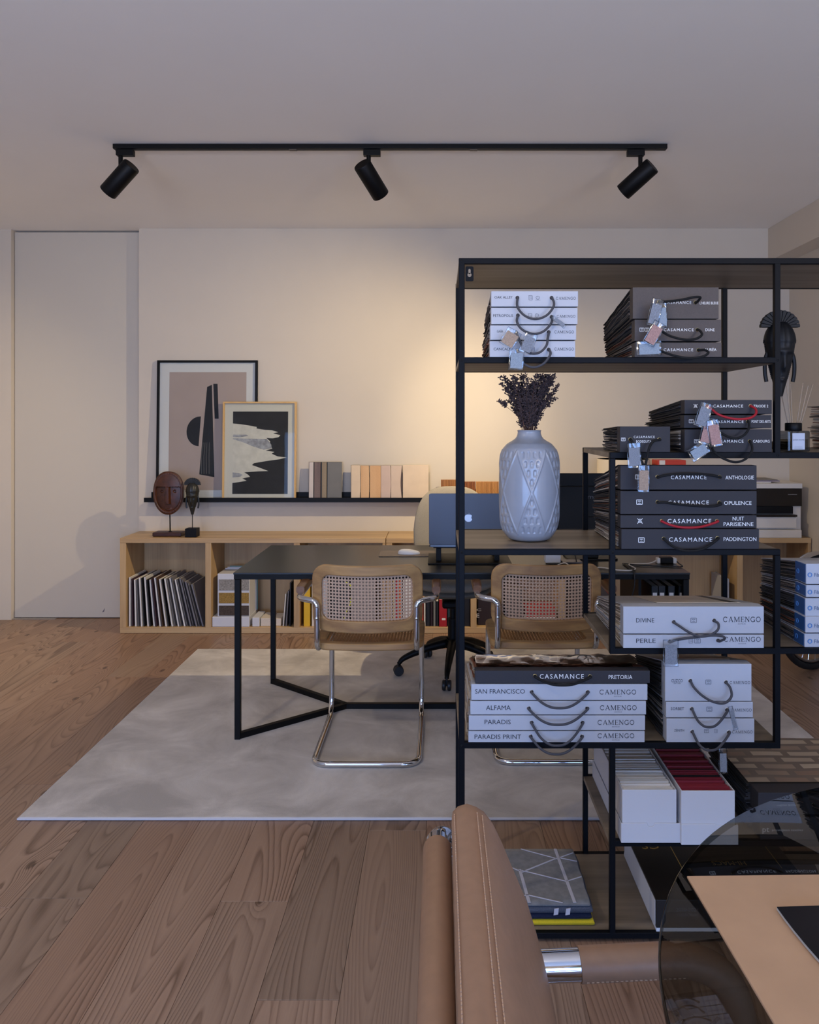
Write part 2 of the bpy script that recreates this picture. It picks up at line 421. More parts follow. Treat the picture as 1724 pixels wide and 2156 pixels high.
def track_spot(px_ad, px_stem, c_px, c_py, V, label, power, size, soft=.018, blend=.5):
    V = Vector(V).normalized(); L = .185; r = .044
    c = at(c_px, c_py, YT)
    s = thing('track_spotlight', (wx(px_ad, YT), YT, ZC-.024), label, 'spotlight', 'track spotlights')
    xa = wx(px_ad, YT)
    obj('adapter', MB().box(xa-.042, xa+.042, YT-.016, YT+.016, ZC-.056, ZC-.0265), blk2, s, bevel=.002)
    xs = wx(px_stem, YT); joint = c-V*.05
    obj('stem', MB().tube([(xs, YT, ZC-.05), (xs, YT, joint.z+.01), joint], .011, 10), blk2, s, smooth=True)
    obj('body', MB().lathe([(r*.2, -L/2), (r*.93, -L/2), (r, -L/2+.006), (r, L/2-.004), (r*.97, L/2), (r*.86, L/2), (r*.84, L/2-.03), (.002, L/2-.032)], 32, c, V), blk2, s, smooth=50)
    obj('lens', MB().lathe([(r*.7, L/2-.030), (r*.7, L/2-.028)], 24, c, V), lens_m, s)
    p = c+V*(L/2+.01)
    lo = lamp('spot_bulb', 'SPOT', p, p+V, power, WARM, spot_size=radians(size), spot_blend=blend, shadow_soft_size=soft)
    lo.parent = s; lo.location = p-s.location
    return s
track_spot(264, 254, 252, 377, (-1.6, .45, -1.45), 'black cylinder spotlight nearest the door end of the track, pointing left', 70, 105, blend=1.0)
track_spot(783, 776, 782, 379, (1.22, 1.66, -1.72), 'black cylinder spotlight at the middle of the track, pointing right', 92, 72, blend=1.0)
track_spot(1338, 1348, 1342, 377, (-2.05, 1.50, -1.75), 'black cylinder spotlight at the end of the track over the shelving', 155, 92, blend=1.0)

# ================================================================== open metal shelving
YF, YK, T = 2.103, 2.489, .008
PX = [.060, .466, .910, 1.330]
SZ = {1: 1.834, 2: 1.567, 3: 1.311, 4: 1.050, 5: .784, 6: .530, 7: .266, 8: .018}
SP = {1: (0, 3), 2: (0, 2), 3: (1, 3), 4: (0, 2), 5: (1, 3), 6: (0, 2), 7: (1, 3), 8: (0, 3)}
sh = thing('open_shelving_unit', (.695, 2.296, 0), 'tall open black metal shelving unit with staggered wooden shelves', 'shelving')
for xi, z0, z1 in ((0, 0, 1.842), (3, 0, 1.842), (2, 1.303, 1.828), (1, .776, 1.303), (2, .522, 1.042), (1, .01, .524)):
    for y in (YF, YK):
        e = .0003 if xi in (1, 2) else 0
        obj('post', MB().box(PX[xi]-T+e, PX[xi]+T-e, y-T+e, y+T-e, z0, z1), blk, sh, bevel=.0012, seg=1)
for k, z in SZ.items():
    a, b = PX[SP[k][0]], PX[SP[k][1]]
    for y in (YF, YK):
        obj('rail', MB().box(a-T+.0004, b+T-.0004, y-T+.0002, y+T-.0002, z-T, z+T), blk, sh, bevel=.0012, seg=1)
    obj('shelf_panel', MB().box(a-T+.001, b+T-.001, YF+T, YK-T, z-T+.001, z+T-.001), shelfwood, sh, bevel=.0008, seg=1)
bk = MB(); bk.prism(rrect(.022, .040, .004, 3, .081, 1.800), YF-.004, YF-.002)
br = obj('wall_bracket', bk, blk, sh)
obj('keyhole', MB().prism(rrect(.006, .014, .0029, 4, .081, 1.806), YF-.0046, YF-.0039).prism([(.081+.0055*cos(a*pi/8), 1.797+.0055*sin(a*pi/8)) for a in range(16)], YF-.0046, YF-.0039), shelfwood, br)
for xi, ks in ((0, (1, 2, 4, 6)), (1, (4,)), (2, (2, 3))):
    for k in ks: obj('screw', MB().lathe([(.0035, 0), (.0033, .0012), (.0015, .0018), (.0001, .0012)], 10, (PX[xi], YF-T, SZ[k]), (0,-1,0)), blk2, sh)
SH = {k: z+T for k, z in SZ.items()}       # top of each shelf

# ================================================================== lettering
_txt = {}
def text_geo(s, spacing=1.0):
    key = (s, spacing)
    if key not in _txt:
        cu = bpy.data.curves.new('t', 'FONT'); cu.body = s; cu.size = 1; cu.space_character = spacing; cu.resolution_u = 2; cu.offset = 0.0
        o = bpy.data.objects.new('t', cu); C.objects.link(o)
        bpy.context.view_layer.update()
        me = bpy.data.meshes.new_from_object(o.evaluated_get(bpy.context.evaluated_depsgraph_get()))
        v = [(p.co.x, p.co.y) for p in me.vertices]; f = [tuple(p.vertices) for p in me.polygons]
        bpy.data.objects.remove(o); bpy.data.curves.remove(cu); bpy.data.meshes.remove(me)
        x0 = min(p[0] for p in v); x1 = max(p[0] for p in v); y0 = min(p[1] for p in v); y1 = max(p[1] for p in v)
        _txt[key] = ([((p[0]-x0)/(x1-x0)-.5, (p[1]-y0)/(y1-y0)-.5) for p in v], f)
    return _txt[key]
def stroke(mb, pts, w):
    for (x0, y0), (x1, y1) in zip(pts, pts[1:]):
        l = hypot(x1-x0, y1-y0) or 1; nx, ny = -(y1-y0)/l*w/2, (x1-x0)/l*w/2
        mb.append([(x0+nx, y0+ny), (x0-nx, y0-ny), (x1-nx, y1-ny), (x1+nx, y1+ny)])
def serif_geo(word):
    if word in _txt: return _txt[word]
    q = []; x = 0
    def arc(cx, cy, rx, ry, a0, a1, n=16): return [(cx+rx*cos(radians(a0+(a1-a0)*i/n)), cy+ry*sin(radians(a0+(a1-a0)*i/n))) for i in range(n+1)]
    for ch in word:
        W = {'M': 1.5, 'E': .95, 'A': 1.2}.get(ch, 1.2); t, th = .09, .17; g = []
        def bar(a, b, y): stroke(g, [(a, y), (b, y)], .06)
        if ch in 'COG':
            stroke(g, arc(.6, .5, .54, .46, 40 if ch != 'O' else 0, 320 if ch != 'O' else 360), .13)
            if ch != 'O': stroke(g, [(1.0, .98), (1.0, .68)], .07)
            if ch == 'G': stroke(g, [(1.02, .05), (1.02, .42)], th); bar(.75, 1.2, .43)
        elif ch == 'A': stroke(g, [(.12, .03), (.58, 1)], t); stroke(g, [(.58, 1), (1.05, .03)], th); bar(.3, .88, .35); bar(0, .3, .03); bar(.85, 1.25, .03)
        elif ch == 'M': stroke(g, [(.15, .03), (.15, .97)], t); stroke(g, [(.2, .97), (.72, .05)], th); stroke(g, [(.72, .05), (1.25, .97)], t); stroke(g, [(1.3, .03), (1.3, .97)], th); bar(0, .32, .03); bar(1.1, 1.5, .03); bar(0, .3, .97); bar(1.2, 1.5, .97)
        elif ch == 'N': stroke(g, [(.15, .03), (.15, .97)], t); stroke(g, [(.15, .97), (1.02, .05)], th); stroke(g, [(1.02, .03), (1.02, .97)], t); bar(0, .33, .03); bar(0, .25, .97); bar(.85, 1.2, .97)
        elif ch == 'E': stroke(g, [(.2, .03), (.2, .97)], th); bar(0, .9, .97); bar(.2, .7, .52); bar(0, .93, .03); stroke(g, [(.9, .97), (.9, .75)], .06); stroke(g, [(.93, .03), (.93, .28)], .06); stroke(g, [(.7, .4), (.7, .64)], .05)
        q += [[(a+x, b) for a, b in quad] for quad in g]; x += W+.22
    v = []; f = []
    for quad in q: f.append(tuple(range(len(v), len(v)+4))); v += quad
    X = x-.22; _txt[word] = ([(a/X-.5, b-.5) for a, b in v], f); return _txt[word]
def lettering(s, x0, x1, yc, h, d, m, parent, serif=False, spacing=1.0, name='lettering', flip=False):
    v, f = serif_geo(s) if serif else text_geo(s, spacing)
    cx, cz = wx((x0+x1)/2, d), wz(yc, d); w, hh = (x1-x0)/F*d, h/F*d
    mb = MB(); mb.add([(cx+a*w, d-.0005, cz+b*hh) for a, b in v], f)
    return obj(name, mb, m, parent, recalc=False)
def care_symbol(kind, xc, yc, s, d, m, parent):
    q = []; s2 = 1.0
    if kind == 'tub': stroke(q, [(-.5, .4), (.5, .4), (.5, -.4), (-.5, -.4), (-.5, .4)], .1); stroke(q, [(-.25, .2), (.25, .2)], .08); stroke(q, [(-.25, -.2), (.25, -.2)], .08); stroke(q, [(-.3, .2), (0, 0), (.3, .2)], .06)
    elif kind == 'no': stroke(q, [(-.5, -.5), (.5, .5)], .1); stroke(q, [(-.5, .5), (.5, -.5)], .1); stroke(q, [(-.4, -.3), (0, .45), (.4, -.3), (-.4, -.3)], .09)
    elif kind == 'roll': stroke(q, [(-.45, .45), (.35, .45), (.35, -.45), (-.35, -.45), (-.35, .45)], .08); stroke(q, [(-.15, .15), (.35, .15)], .07); stroke(q, [(-.15, -.15), (.35, -.15)], .07)
    elif kind == 'recycle':
        for a in (90, 210, 330): stroke(q, [(.42*cos(radians(a+k)), .42*sin(radians(a+k))) for k in (0, 40, 80, 100)], .09); stroke(q, [(.1*cos(radians(a)), .1*sin(radians(a))), (.42*cos(radians(a)), .42*sin(radians(a)))], .07)
        stroke(q, [(-.6, -.55), (.6, -.55)], .07)
    mb = MB(); k = s/F*d; c = (wx(xc, d), wz(yc, d))
    for quad in q: mb.add([(c[0]+a*k, d-.0005, c[1]+b*k) for a, b in quad], [(0, 1, 2, 3)])
    return obj('care_symbol', mb, m, parent, recalc=False)

# ================================================================== sample binders
def sheets(x0, x1, y0, y1, z0, z1, n, jit, mats_n=6, droop=.0, seed=1, pal=None):
    R = random.Random(seed); mb = MB(); ny = 7; h = (z1-z0)/n
    for i in range(n):
        za = z0+i*h+.0002; t = h*R.uniform(.55, .9); ox = R.uniform(-jit, jit*.3); back = R.uniform(0, jit*1.5); ph = R.uniform(0, 6); mi = R.choice(pal) if pal else R.randrange(mats_n)
        vs = []
        for j in range(ny+1):
            y = y0+(y1-back-y0)*j/ny; w = sin(ph+j*1.1)*h*.25*min(1, j/2); e = ox+R.uniform(-jit, jit)*.35
            dz = -droop*(j/ny)**2
            for (xx, zz) in ((x0+e, za), (x1, za), (x1, za+t), (x0+e, za+t)): vs.append((xx, y, max(z0-.0001+zz*0, zz+w+dz) if droop == 0 else zz+w+dz))
        fs = [(0, 1, 2, 3), tuple(ny*4+k for k in (3, 2, 1, 0))]
        for j in range(ny):
            for k in range(4): fs.append((j*4+k, (j+1)*4+k, (j+1)*4+(k+1) % 4, j*4+(k+1) % 4))
        mb.add(vs, fs, mi)
    return mb
def cord_path(e1, e2, ctrl, d, out=.03):
    pts = [Vector((wx(e1[0], d), d+.004, wz(e1[1], d)))]
    n = len(ctrl)
    for i, (px, py) in enumerate(ctrl):
        dd = d-out*sin(pi*(i+1)/(n+1))-.004; pts.append(at(px, py, dd))
    pts.append(Vector((wx(e2[0], d), d+.004, wz(e2[1], d))))
    p2 = [pts[0], pts[0]+Vector((0, -.010, -.001))]+pts[1:-1]+[pts[-1]+Vector((0, -.010, -.001)), pts[-1]]
    return spline(p2, 6)
def sag(e1, e2, yb, k=5):
    out = []
    for i in range(1, k+1):
        t = i/(k+1); u = 1-abs(2*t-1)**2.4
        y = (e1[1]*(1-t)+e2[1]*t); out.append((e1[0]+(e2[0]-e1[0])*t, y+(yb-y)*u))
    return out
def plastic_tag(parent, px, py, w, h, rot, d, col, label, parallel=0):
    k = d/F; c = at(px, py, d); W, Hh = w*k/2, h*k/2; a = radians(rot)
    ax = Vector((cos(a)*cos(parallel), sin(parallel), sin(a))); az = Vector((-sin(a), 0, cos(a))); ay = ax.cross(az).normalized()
    R = random.Random(int(px)); mb = MB()
    def fn(u, v):
        p = c+ax*(2*u-1)*W+az*(2*v-1)*Hh
        return p+ay*(.0012*sin(6*u+px)*sin(5*v+py)+.0008*sin(11*u*v+3)-.0016)
    mb.grid(fn, 8, 10); mb.obox(c+az*Hh, ax*W, ay*.0012, az*.0008).obox(c-az*Hh, ax*W, ay*.0012, az*.0008).obox(c+ax*W, ax*.0008, ay*.0012, az*Hh).obox(c-ax*W, ax*.0008, ay*.0012, az*Hh)
    t = obj('plastic_sleeve', mb, plastic, parent, smooth='all', recalc=False); tag(t, label)
    n = 7; zig = []
    for s in (1, -1):
        for i in range(n): zig.append((s*.82*W*(1 if s > 0 else 1)+(.04*W if i % 2 else 0), (2*i/(n-1)-1)*s*-.86*Hh))
    top = [( (1-2*i/8)*.8*W, (-.62 if i % 2 else -.66)*Hh*-.9) for i in range(9)]
    sm = MB(); poly = [(x, min(z, .62*Hh)) for x, z in zig]
    sm.add([c+ax*x+az*z+ay*.0006 for x, z in poly]+[c+ax*x+az*z+ay*.0016 for x, z in poly], [tuple(range(len(poly))), tuple(range(2*len(poly)-1, len(poly)-1, -1))]+[(i, len(poly)+i, len(poly)+(i+1) % len(poly), (i+1) % len(poly)) for i in range(len(poly))])
    obj('fabric_sample', sm, col, t)
fab_beige = mat('fabric_beige', '#a08c7a', .95, var=.2, vs=400, bmp=.5, bs=900)
fab_grey = mat('fabric_grey', '#7f858e', .95, var=.2, vs=400, bmp=.5, bs=900)
fab_blue = mat('fabric_blue', '#8d9aa6', .95, var=.15, vs=400, bmp=.5, bs=900)
fab_rose = mat('fabric_rose', '#a5837c', .9, var=.2, vs=300, bmp=.4, bs=700)

def slump(mb, y0, zb, k):                          # swatch books are thick at the spine and settle towards the back
    mb.v = [(x, y, zb+(z-zb)*(1-k*min(1.1, max(0, (y-y0)/.33)))) for x, y, z in mb.v]
def binder(shelf, x0, x1, y0, y1, label, group, cover, title, brand, e1, e2, ctrl, cord, eyelet, d=2.097, L=.36, serif=False, ttl=None, out=.03,
           symbols=(), wedge=.3, top=True, pal=None, n=None, sub=False, base=None, spine=.035, open_top=False):
    X0, X1, Z0, Z1 = wx(x0, d), wx(x1, d), wz(y1, d), wz(y0, d)
    if base is not None: Z0 = base
    r = thing('sample_binder', ((X0+X1)/2, d+L/2, Z0), label, 'binder', group)
    t = .0028
    cb = MB().box(X0, X1, d, d+spine, Z0, Z1)
    cb.box(X0+.0005, X1-.0005, d+spine, d+L, Z0, Z0+t)
    if not open_top: cb.box(X0+.0005, X1-.0005, d+spine, d+L, Z1-t, Z1)
    zb_ = SH[2 if shelf == 1 else shelf]
    slump(cb, d+spine, zb_, wedge); obj('cover', cb, cover, r, bevel=.0012)
    hh = Z1-Z0; n = n or max(4, int(hh/.0042))
    s = sheets(X0+.002, X1-.002, d+spine+.001, d+L-.004, Z0+t+.0002, Z1-(t if not open_top else 0)-.0002, n, .006, seed=int(x0+y0), pal=pal); slump(s, d+spine, zb_, wedge)
    tag(obj('fabric_swatches', s, sw_mats, r, recalc=True), kind='stuff')
    ink_m = ink if cover is white_cover else foil
    for (s_, a, b, yc, h) in title: lettering(s_, a, b, yc, h, d, ink_m, r)
    if brand:
        a, b, yc, h = brand
        if serif:
            lettering('CAMENGO', a, b, yc, h, d, ink_m, r, serif=True)
            if sub: lettering('EDITEUR', (a+b)/2-8, (a+b)/2+8, yc+h*.5+4, 2.2, d, ink_grey, r)
        else: lettering('CASAMANCE', a, b, yc, h, d, ink_m, r, spacing=1.25)
    for kind, xs, ys, ss in symbols: care_symbol(kind, xs, ys, ss, d, ink_grey if cover is white_cover else foil, r)
    for e in (e1, e2):
        c = (wx(e[0], d), d, wz(e[1], d)); k = 4.2*d/F
        obj('eyelet', MB().lathe([(k*.62, .0002), (k*.66, -.0009), (k*.85, -.0013), (k, -.0006), (k, .0003)], 16, c, (0, 1, 0)), eyelet, r, smooth=True)
        obj('eyelet_hole', MB().lathe([(k*.64, -.0003), (k*.64, -.0002)], 12, c, (0, 1, 0)), blk2, r)
    obj('cord_handle', MB().tube(cord_path(e1, e2, ctrl, d, out), 2.6*d/F, 8), cord, r, smooth='all')
    return r

WP = [2, 5, 5, 1]; DP = [0, 0, 4, 1]; MIX = [0, 1, 2, 3, 4, 5]
gA = 'white binders on the top shelf'
b1 = binder(1, 1034, 1217, 613, 645.5, 'topmost white binder of the four stacked on the top shelf', gA, white_cover, [('OAK ALLEY', 1041, 1079, 626, 5.5)], (1170, 1212, 628, 5.5), (1089, 627), (1161, 627), [(1089, 645), (1100, 661), (1116, 670), (1134, 671), (1152, 663), (1164, 648), (1166, 637)], cord_grey, chrome, wedge=0.25, L=.30, serif=True, symbols=(('roll', 1117, 627, 10), ('recycle', 1132, 627, 9)), pal=[1, 1, 0, 2])
b2 = binder(1, 1034, 1216, 648, 682.5, 'second white binder from the top in the stack on the top shelf', gA, white_cover, [('PETROPOLIS', 1038, 1080, 664.5, 5.5)], (1172, 1211, 666, 5.5), (1090, 664), (1161, 667), [(1088, 676), (1095, 690), (1110, 700), (1128, 703), (1145, 697), (1158, 684), (1162, 675)], cord_grey, chrome, wedge=0.25, L=.32, serif=True, symbols=(('roll', 1116, 665, 10), ('recycle', 1130, 664, 9)), pal=[1, 0, 0, 2])
b3 = binder(1, 1032, 1213, 685, 715.5, 'third white binder from the top of the top shelf stack, with fabric tags', gA, white_cover, [('GAÏA', 1046, 1059, 697, 6.5)], (1167, 1208, 699, 5.5), (1086, 700), (1155, 699), [(1090, 708), (1096, 722), (1104, 736), (1118, 744), (1136, 742), (1150, 728), (1153, 712)], cord_grey, chrome, wedge=0.25, L=.33, serif=True, pal=[1, 3, 0, 2])
b4 = binder(1, 1031, 1211, 718, 750, 'white binder at the bottom of the stack on the top shelf', gA, white_cover, [('CANCALE', 1039, 1075, 735, 5.5)], (1167, 1208, 735, 5.5), (1087, 738), (1155, 736), [(1090, 748), (1098, 762), (1112, 771), (1128, 773), (1145, 765), (1156, 751), (1159, 743)], cord_grey, chrome, wedge=0.25, L=.33, serif=True, symbols=(('roll', 1122, 735, 9),), pal=[1, 3, 0, 2], base=SH[2]+.0004)
plastic_tag(b3, 1074, 712, 32, 38, -32, 2.058, fab_beige, 'clear sleeve with a beige fabric sample')
plastic_tag(b3, 1112, 722, 26, 44, -22, 2.060, fab_grey, 'clear sleeve with a grey fabric sample')
plastic_tag(b4, 1087, 757, 31, 44, -3, 2.062, fab_blue, 'clear sleeve with a blue-grey fabric sample')
plastic_tag(b2, 1176, 678, 8, 34, 52, 2.066, fab_grey, 'clear sleeve seen edge-on')
gB = 'taupe binders on the top shelf'
b5 = binder(1, 1332, 1513, 605, 671, 'thick taupe linen binder on top of the stack under the shelving top', gB, taupe_cover, [("L'HEURE BLEUE", 1473, 1512, 638, 6)], (1398, 1455, 637, 6), (1387, 636), (1464, 637), [(1392, 636), (1430, 632), (1460, 626), (1474, 626), (1470, 633)], cord_black, brass, wedge=0.28, L=.37, pal=DP, out=.045)
b6 = binder(1, 1336, 1518, 673, 718, 'taupe linen binder in the middle of the three on the top shelf', gB, taupe_cover, [('DUNE', 1485, 1504, 694.5, 6)], (1397, 1460, 694.5, 6), (1388, 694), (1468, 694), [(1395, 699), (1412, 708), (1440, 715), (1463, 714), (1477, 706), (1475, 698)], cord_black, brass, wedge=0.28, L=.38, symbols=(('tub', 1351, 694, 9), ('tub', 1362, 694, 9)), pal=[0, 1, 3, 4, 0], out=.04)
b7 = binder(1, 1336, 1519, 721, 750, 'taupe linen binder at the bottom of the three on the top shelf', gB, taupe_cover, [('AURÉA', 1483, 1508, 735.5, 7)], (1397, 1459, 736.5, 6), (1384, 737), (1470, 737), [(1393, 740), (1420, 749), (1450, 754), (1478, 751), (1491, 743), (1484, 737)], cord_black, brass, wedge=0.28, L=.37, pal=MIX, base=SH[2]+.0004, out=.04)
plastic_tag(b5, 1379, 658, 24, 58, -14, 2.050, fab_grey, 'clear sleeve with a grey tweed sample'); plastic_tag(b5, 1393, 664, 22, 52, 3, 2.053, fab_blue, 'shiny clear sleeve with a grey sample')
plastic_tag(b6, 1377, 702, 26, 52, -30, 2.046, fab_rose, 'clear sleeve with a rose fabric sample'); plastic_tag(b7, 1366, 733, 52, 30, 2, 2.054, fab_blue, 'clear sleeve with a pale blue sample')
gC = 'slate binders on the shelf with the reed diffuser'
c1 = binder(3, 1441, 1625, 842, 871.5, 'slate linen binder with a red cord on top of a stack of three', gC, slate_cover, [('TRIODE 2', 1586, 1617, 855, 5.5)], (1501, 1564, 855, 6), (1488, 855), (1580, 855), [(1498, 862), (1515, 874), (1545, 882), (1575, 881), (1590, 873), (1591, 862)], cord_red, brass, wedge=0.19, L=.36, symbols=(('no', 1464, 855, 8),), pal=[0, 0, 4], out=.035)
c2 = binder(3, 1440, 1624, 874, 901, 'thin slate linen binder in the middle of a stack of three', gC, slate_cover, [('PONT DES ARTS', 1582, 1622, 887.5, 6)], (1503, 1565, 888, 6), (1495, 888), (1574, 887), [(1502, 897), (1520, 913), (1545, 923), (1565, 917), (1576, 902)], cord_black, brass, wedge=0.19, L=.40, symbols=(('tub', 1455, 887, 9),), pal=[0, 0, 4], out=.035)
c3 = binder(3, 1441, 1625, 904, 954, 'slate linen binder at the bottom of a stack of three', gC, slate_cover, [('CABOURG', 1585, 1620, 929, 5.5)], (1503, 1565, 929, 6), (1497, 938), (1578, 929), [(1502, 950), (1522, 965), (1548, 973), (1570, 966), (1583, 948)], cord_black, brass, wedge=0.19, L=.36, symbols=(('tub', 1466, 929, 9),), pal=MIX, base=SH[3]+.0004, out=.04)
plastic_tag(c1, 1481, 874, 27, 52, -18, 2.050, fab_grey, 'shiny clear sleeve with a grey sample'); plastic_tag(c2, 1490, 908, 27, 56, -14, 2.052, fab_rose, 'clear sleeve with a pink sample')
plastic_tag(c2, 1504, 912, 26, 56, 10, 2.048, fab_rose, 'clear sleeve with a rose sample'); plastic_tag(c3, 1471, 950, 42, 28, 32, 2.055, fab_blue, 'clear sleeve with a blue-grey sample')
c4 = binder(3, 1305, 1411, 898, 954, 'small square slate binder at the left end of its shelf', gC, slate_cover, [('BODEGUITA', 1339, 1371, 929.5, 5)], (1334, 1378, 920, 5), (1327, 925), (1388, 925), [(1332, 933), (1342, 950), (1351, 972), (1357, 981), (1361, 968), (1367, 942), (1376, 929)], cord_black, brass, wedge=0.19, L=.22, symbols=(('tub', 1312, 925, 8),), pal=DP, base=SH[3]+.0004)
plastic_tag(c4, 1335, 959, 28, 52, 3, 2.056, fab_grey, 'clear sleeve with a grey knit sample'); plastic_tag(c4, 1355, 1008, 24, 56, -1, 2.050, fab_beige, 'clear sleeve with a stone sample')
gD = 'large slate binders beside the vase'
binder(4, 1306, 1593, 980, 1031, 'wide slate binder at the top of the stack beside the vase', gD, slate_cover, [('ANTHOLOGIE', 1527, 1587, 1005.5, 8)], (1412, 1487, 1005, 8), (1384, 1004), (1515, 1004), [(1400, 1001), (1430, 998), (1465, 998), (1500, 1001)], cord_black, brass, wedge=0.28, L=.36, symbols=(('tub', 1343, 1004, 11),), pal=MIX, out=.012)
binder(4, 1306, 1593, 1034, 1082.5, 'wide slate binder second from the top of the stack beside the vase', gD, slate_cover, [('OPULENCE', 1524, 1582, 1059, 8)], (1406, 1492, 1058, 8), (1384, 1057), (1514, 1058), [(1400, 1058), (1430, 1062), (1465, 1065), (1500, 1066), (1517, 1062)], cord_black, brass, wedge=0.28, L=.375, symbols=(('tub', 1346, 1057, 12),), pal=MIX, out=.012)
binder(4, 1306, 1593, 1085, 1111.5, 'thin slate binder with a red cord in the stack beside the vase', gD, slate_cover, [('NUIT', 1542, 1566, 1092, 8), ('PARISIENNE', 1523, 1586, 1103.5, 8)], (1405, 1497, 1097, 9), (1393, 1097), (1509, 1097), sag((1393, 1097), (1509, 1097), 1111), cord_red, brass, wedge=0.28, L=.36, symbols=(('no', 1347, 1097, 11),), pal=MIX, out=.02)
binder(4, 1308, 1598, 1114, 1158, 'wide slate binder at the bottom of the stack beside the vase', gD, slate_cover, [('PADDINGTON', 1523, 1592, 1135, 8)], (1408, 1499, 1136, 9), (1397, 1134), (1510, 1133), sag((1397, 1134), (1510, 1133), 1160), cord_black, brass, wedge=0.28, L=.36, symbols=(('tub', 1350, 1137, 12),), pal=MIX, base=SH[4]+.0004, out=.022)
gE = 'white binders in the middle bay'
e1 = binder(5, 1312, 1608, 1277, 1334, 'thick white binder with its grey cord twisted into the one below', gE, white_cover, [('DIVINE', 1339, 1377, 1306, 9)], (1522, 1601, 1304, 11), (1418, 1309), (1503, 1306), [(1430, 1318), (1450, 1331), (1472, 1340), (1495, 1337), (1511, 1326), (1512, 1313)], cord_grey, chrome, wedge=0.46, L=.35, serif=True, symbols=(('tub', 1460, 1306, 12),), pal=WP, sub=True, out=.025)
e2 = binder(5, 1312, 1608, 1336.5, 1363, 'thin white binder under the thick one, with a hanging clear tag', gE, white_cover, [('PERLE', 1339, 1380, 1349, 9)], (1524, 1601, 1346, 10), (1409, 1350), (1511, 1348), [(1425, 1347), (1460, 1342), (1495, 1338), (1518, 1339), (1526, 1344), (1518, 1349)], cord_grey, chrome, wedge=0.46, L=.37, serif=True, symbols=(('roll', 1454, 1349, 11), ('tub', 1468, 1349, 12)), pal=WP, base=SH[5]+.0004, sub=True, out=.025)
plastic_tag(e2, 1412, 1375, 31, 55, 0, 2.062, fab_grey, 'clear sleeve with a pale grey sample')
sm = MB(); z = wz(1277, 2.097)+.0006
sm.box(.60, .83, 2.15, 2.44, z, z+.0012); slump(sm, 2.132, SH[5], .46); o = obj('printed_sheet', sm, mat('cream_print', '#cfc4b4', .5, var=.12, vs=9)); tag(o, 'cream printed sheet lying on the thick white binder', 'paper')
sm = MB().box(.800, .822, 2.15, 2.44, z+.0012, z+.0018); slump(sm, 2.132, SH[5], .46); obj('black_band', sm, blk2, o)
gF = 'wide binders on the lowest open shelf'
f1 = binder(6, 1000, 1368, 1412, 1438.5, 'dark slate binder with glossy clear pages on top of the white ones', gF, slate_cover, [('PRETORIA', 1281, 1331, 1425.5, 8.5)], (1136, 1229, 1424, 10), (1126, 1423), (1242, 1424), sag((1126, 1423), (1242, 1424), 1443), cord_black, brass, wedge=0.36, L=.35, pal=MIX, open_top=True, out=.02)
for i, (ttl, ta, tb, ty, bx, by, ex1, ex2, ey, sg, xx, yy, lab) in enumerate((
    ('SAN FRANCISCO', 1000, 1105, 1455.5, 1262, 1457, 1119, 1237, 1456.5, 1491, (992, 1363), (1440.5, 1474), 'wide white binder directly under the dark slate one'),
    ('ALFAMA', 1023, 1075, 1490, 1263, 1490, 1113, 1236, 1491, 1526, (990, 1360), (1476, 1504.5), 'wide white binder third from the top, below the dark slate one'),
    ('PARADIS', 1020, 1075, 1520, 1258, 1521, 1119, 1226, 1521, 1570, (987, 1358), (1506.5, 1537.5), 'wide white binder second from the bottom of the dark-topped stack'),
    ('PARADIS PRINT', 999, 1097, 1551, 1258, 1549, 1117, 1225, 1550, 1588, (986, 1357), (1539.5, 1562), 'thin wide white binder at the bottom of the dark-topped stack'))):
    binder(6, xx[0], xx[1], yy[0], yy[1], lab, gF, white_cover, [(ttl, ta, tb, ty, 9.5)], (bx, bx+77, by, 10), (ex1, ey), (ex2, ey), sag((ex1, ey), (ex2, ey), sg), cord_grey, chrome, wedge=0.36, L=.36, serif=True, pal=WP, sub=True, base=SH[6]+.0004 if i == 3 else None, out=.028)
gl = MB(); R = random.Random(3); zt = wz(1412, 2.097)
for i in range(7):
    ph = R.uniform(0, 6); x0 = .093+R.uniform(0, .012); x1 = .548+R.uniform(-.03, .0); yb0 = 2.128+i*.001
    def page(u, v):
        y = yb0+.31*v; base = zt+.001+i*.0014+.013*sin(pi*min(1, v*2.6))-.075*v**1.3
        cr = .0011*sin(ph+23*u+9*v)*sin(ph*2+31*v+4*u)+.0007*sin(61*u+ph*3)*sin(17*v+ph)
        return (x0+(x1-x0)*u, y, base+cr*(1+i*.2))
    gl.grid(page, 60, 24)
tag(obj('glossy_pages', gl, clear('glossy_film', '#d3c4bb', .14, 7.0), f1, smooth='all', recalc=False), 'crumpled glossy clear sleeves', kind='stuff')
gG = 'white binders at the right of the lowest open shelf'
g1 = binder(6, 1400, 1582, 1398, 1476, 'thick white binder on top of the narrow stack at the right', gG, white_cover, [('CUZCO', 1413, 1437, 1433, 6.5), ('TEXTURES', 1417, 1433, 1438.5, 2.5)], (1536, 1579, 1437, 6), (1453, 1433), (1528, 1436), [(1460, 1446), (1475, 1462), (1495, 1475), (1515, 1481), (1530, 1478), (1540, 1465), (1537, 1448)], cord_grey, chrome, wedge=0.37, L=.33, serif=True, symbols=(('tub', 1491, 1436, 11),), pal=[0, 4, 0], out=.03)
g2 = binder(6, 1402, 1585, 1478, 1510.5, 'thin white binder in the middle of the narrow stack at the right', gG, white_cover, [('SORBET', 1412, 1440, 1492, 6)], (1539, 1582, 1495, 6), (1456, 1492), (1530, 1494), sag((1456, 1492), (1530, 1494), 1531), cord_grey, chrome, wedge=0.37, L=.35, serif=True, symbols=(('tub', 1493, 1493, 11),), pal=[0, 4, 0, 2], out=.03)
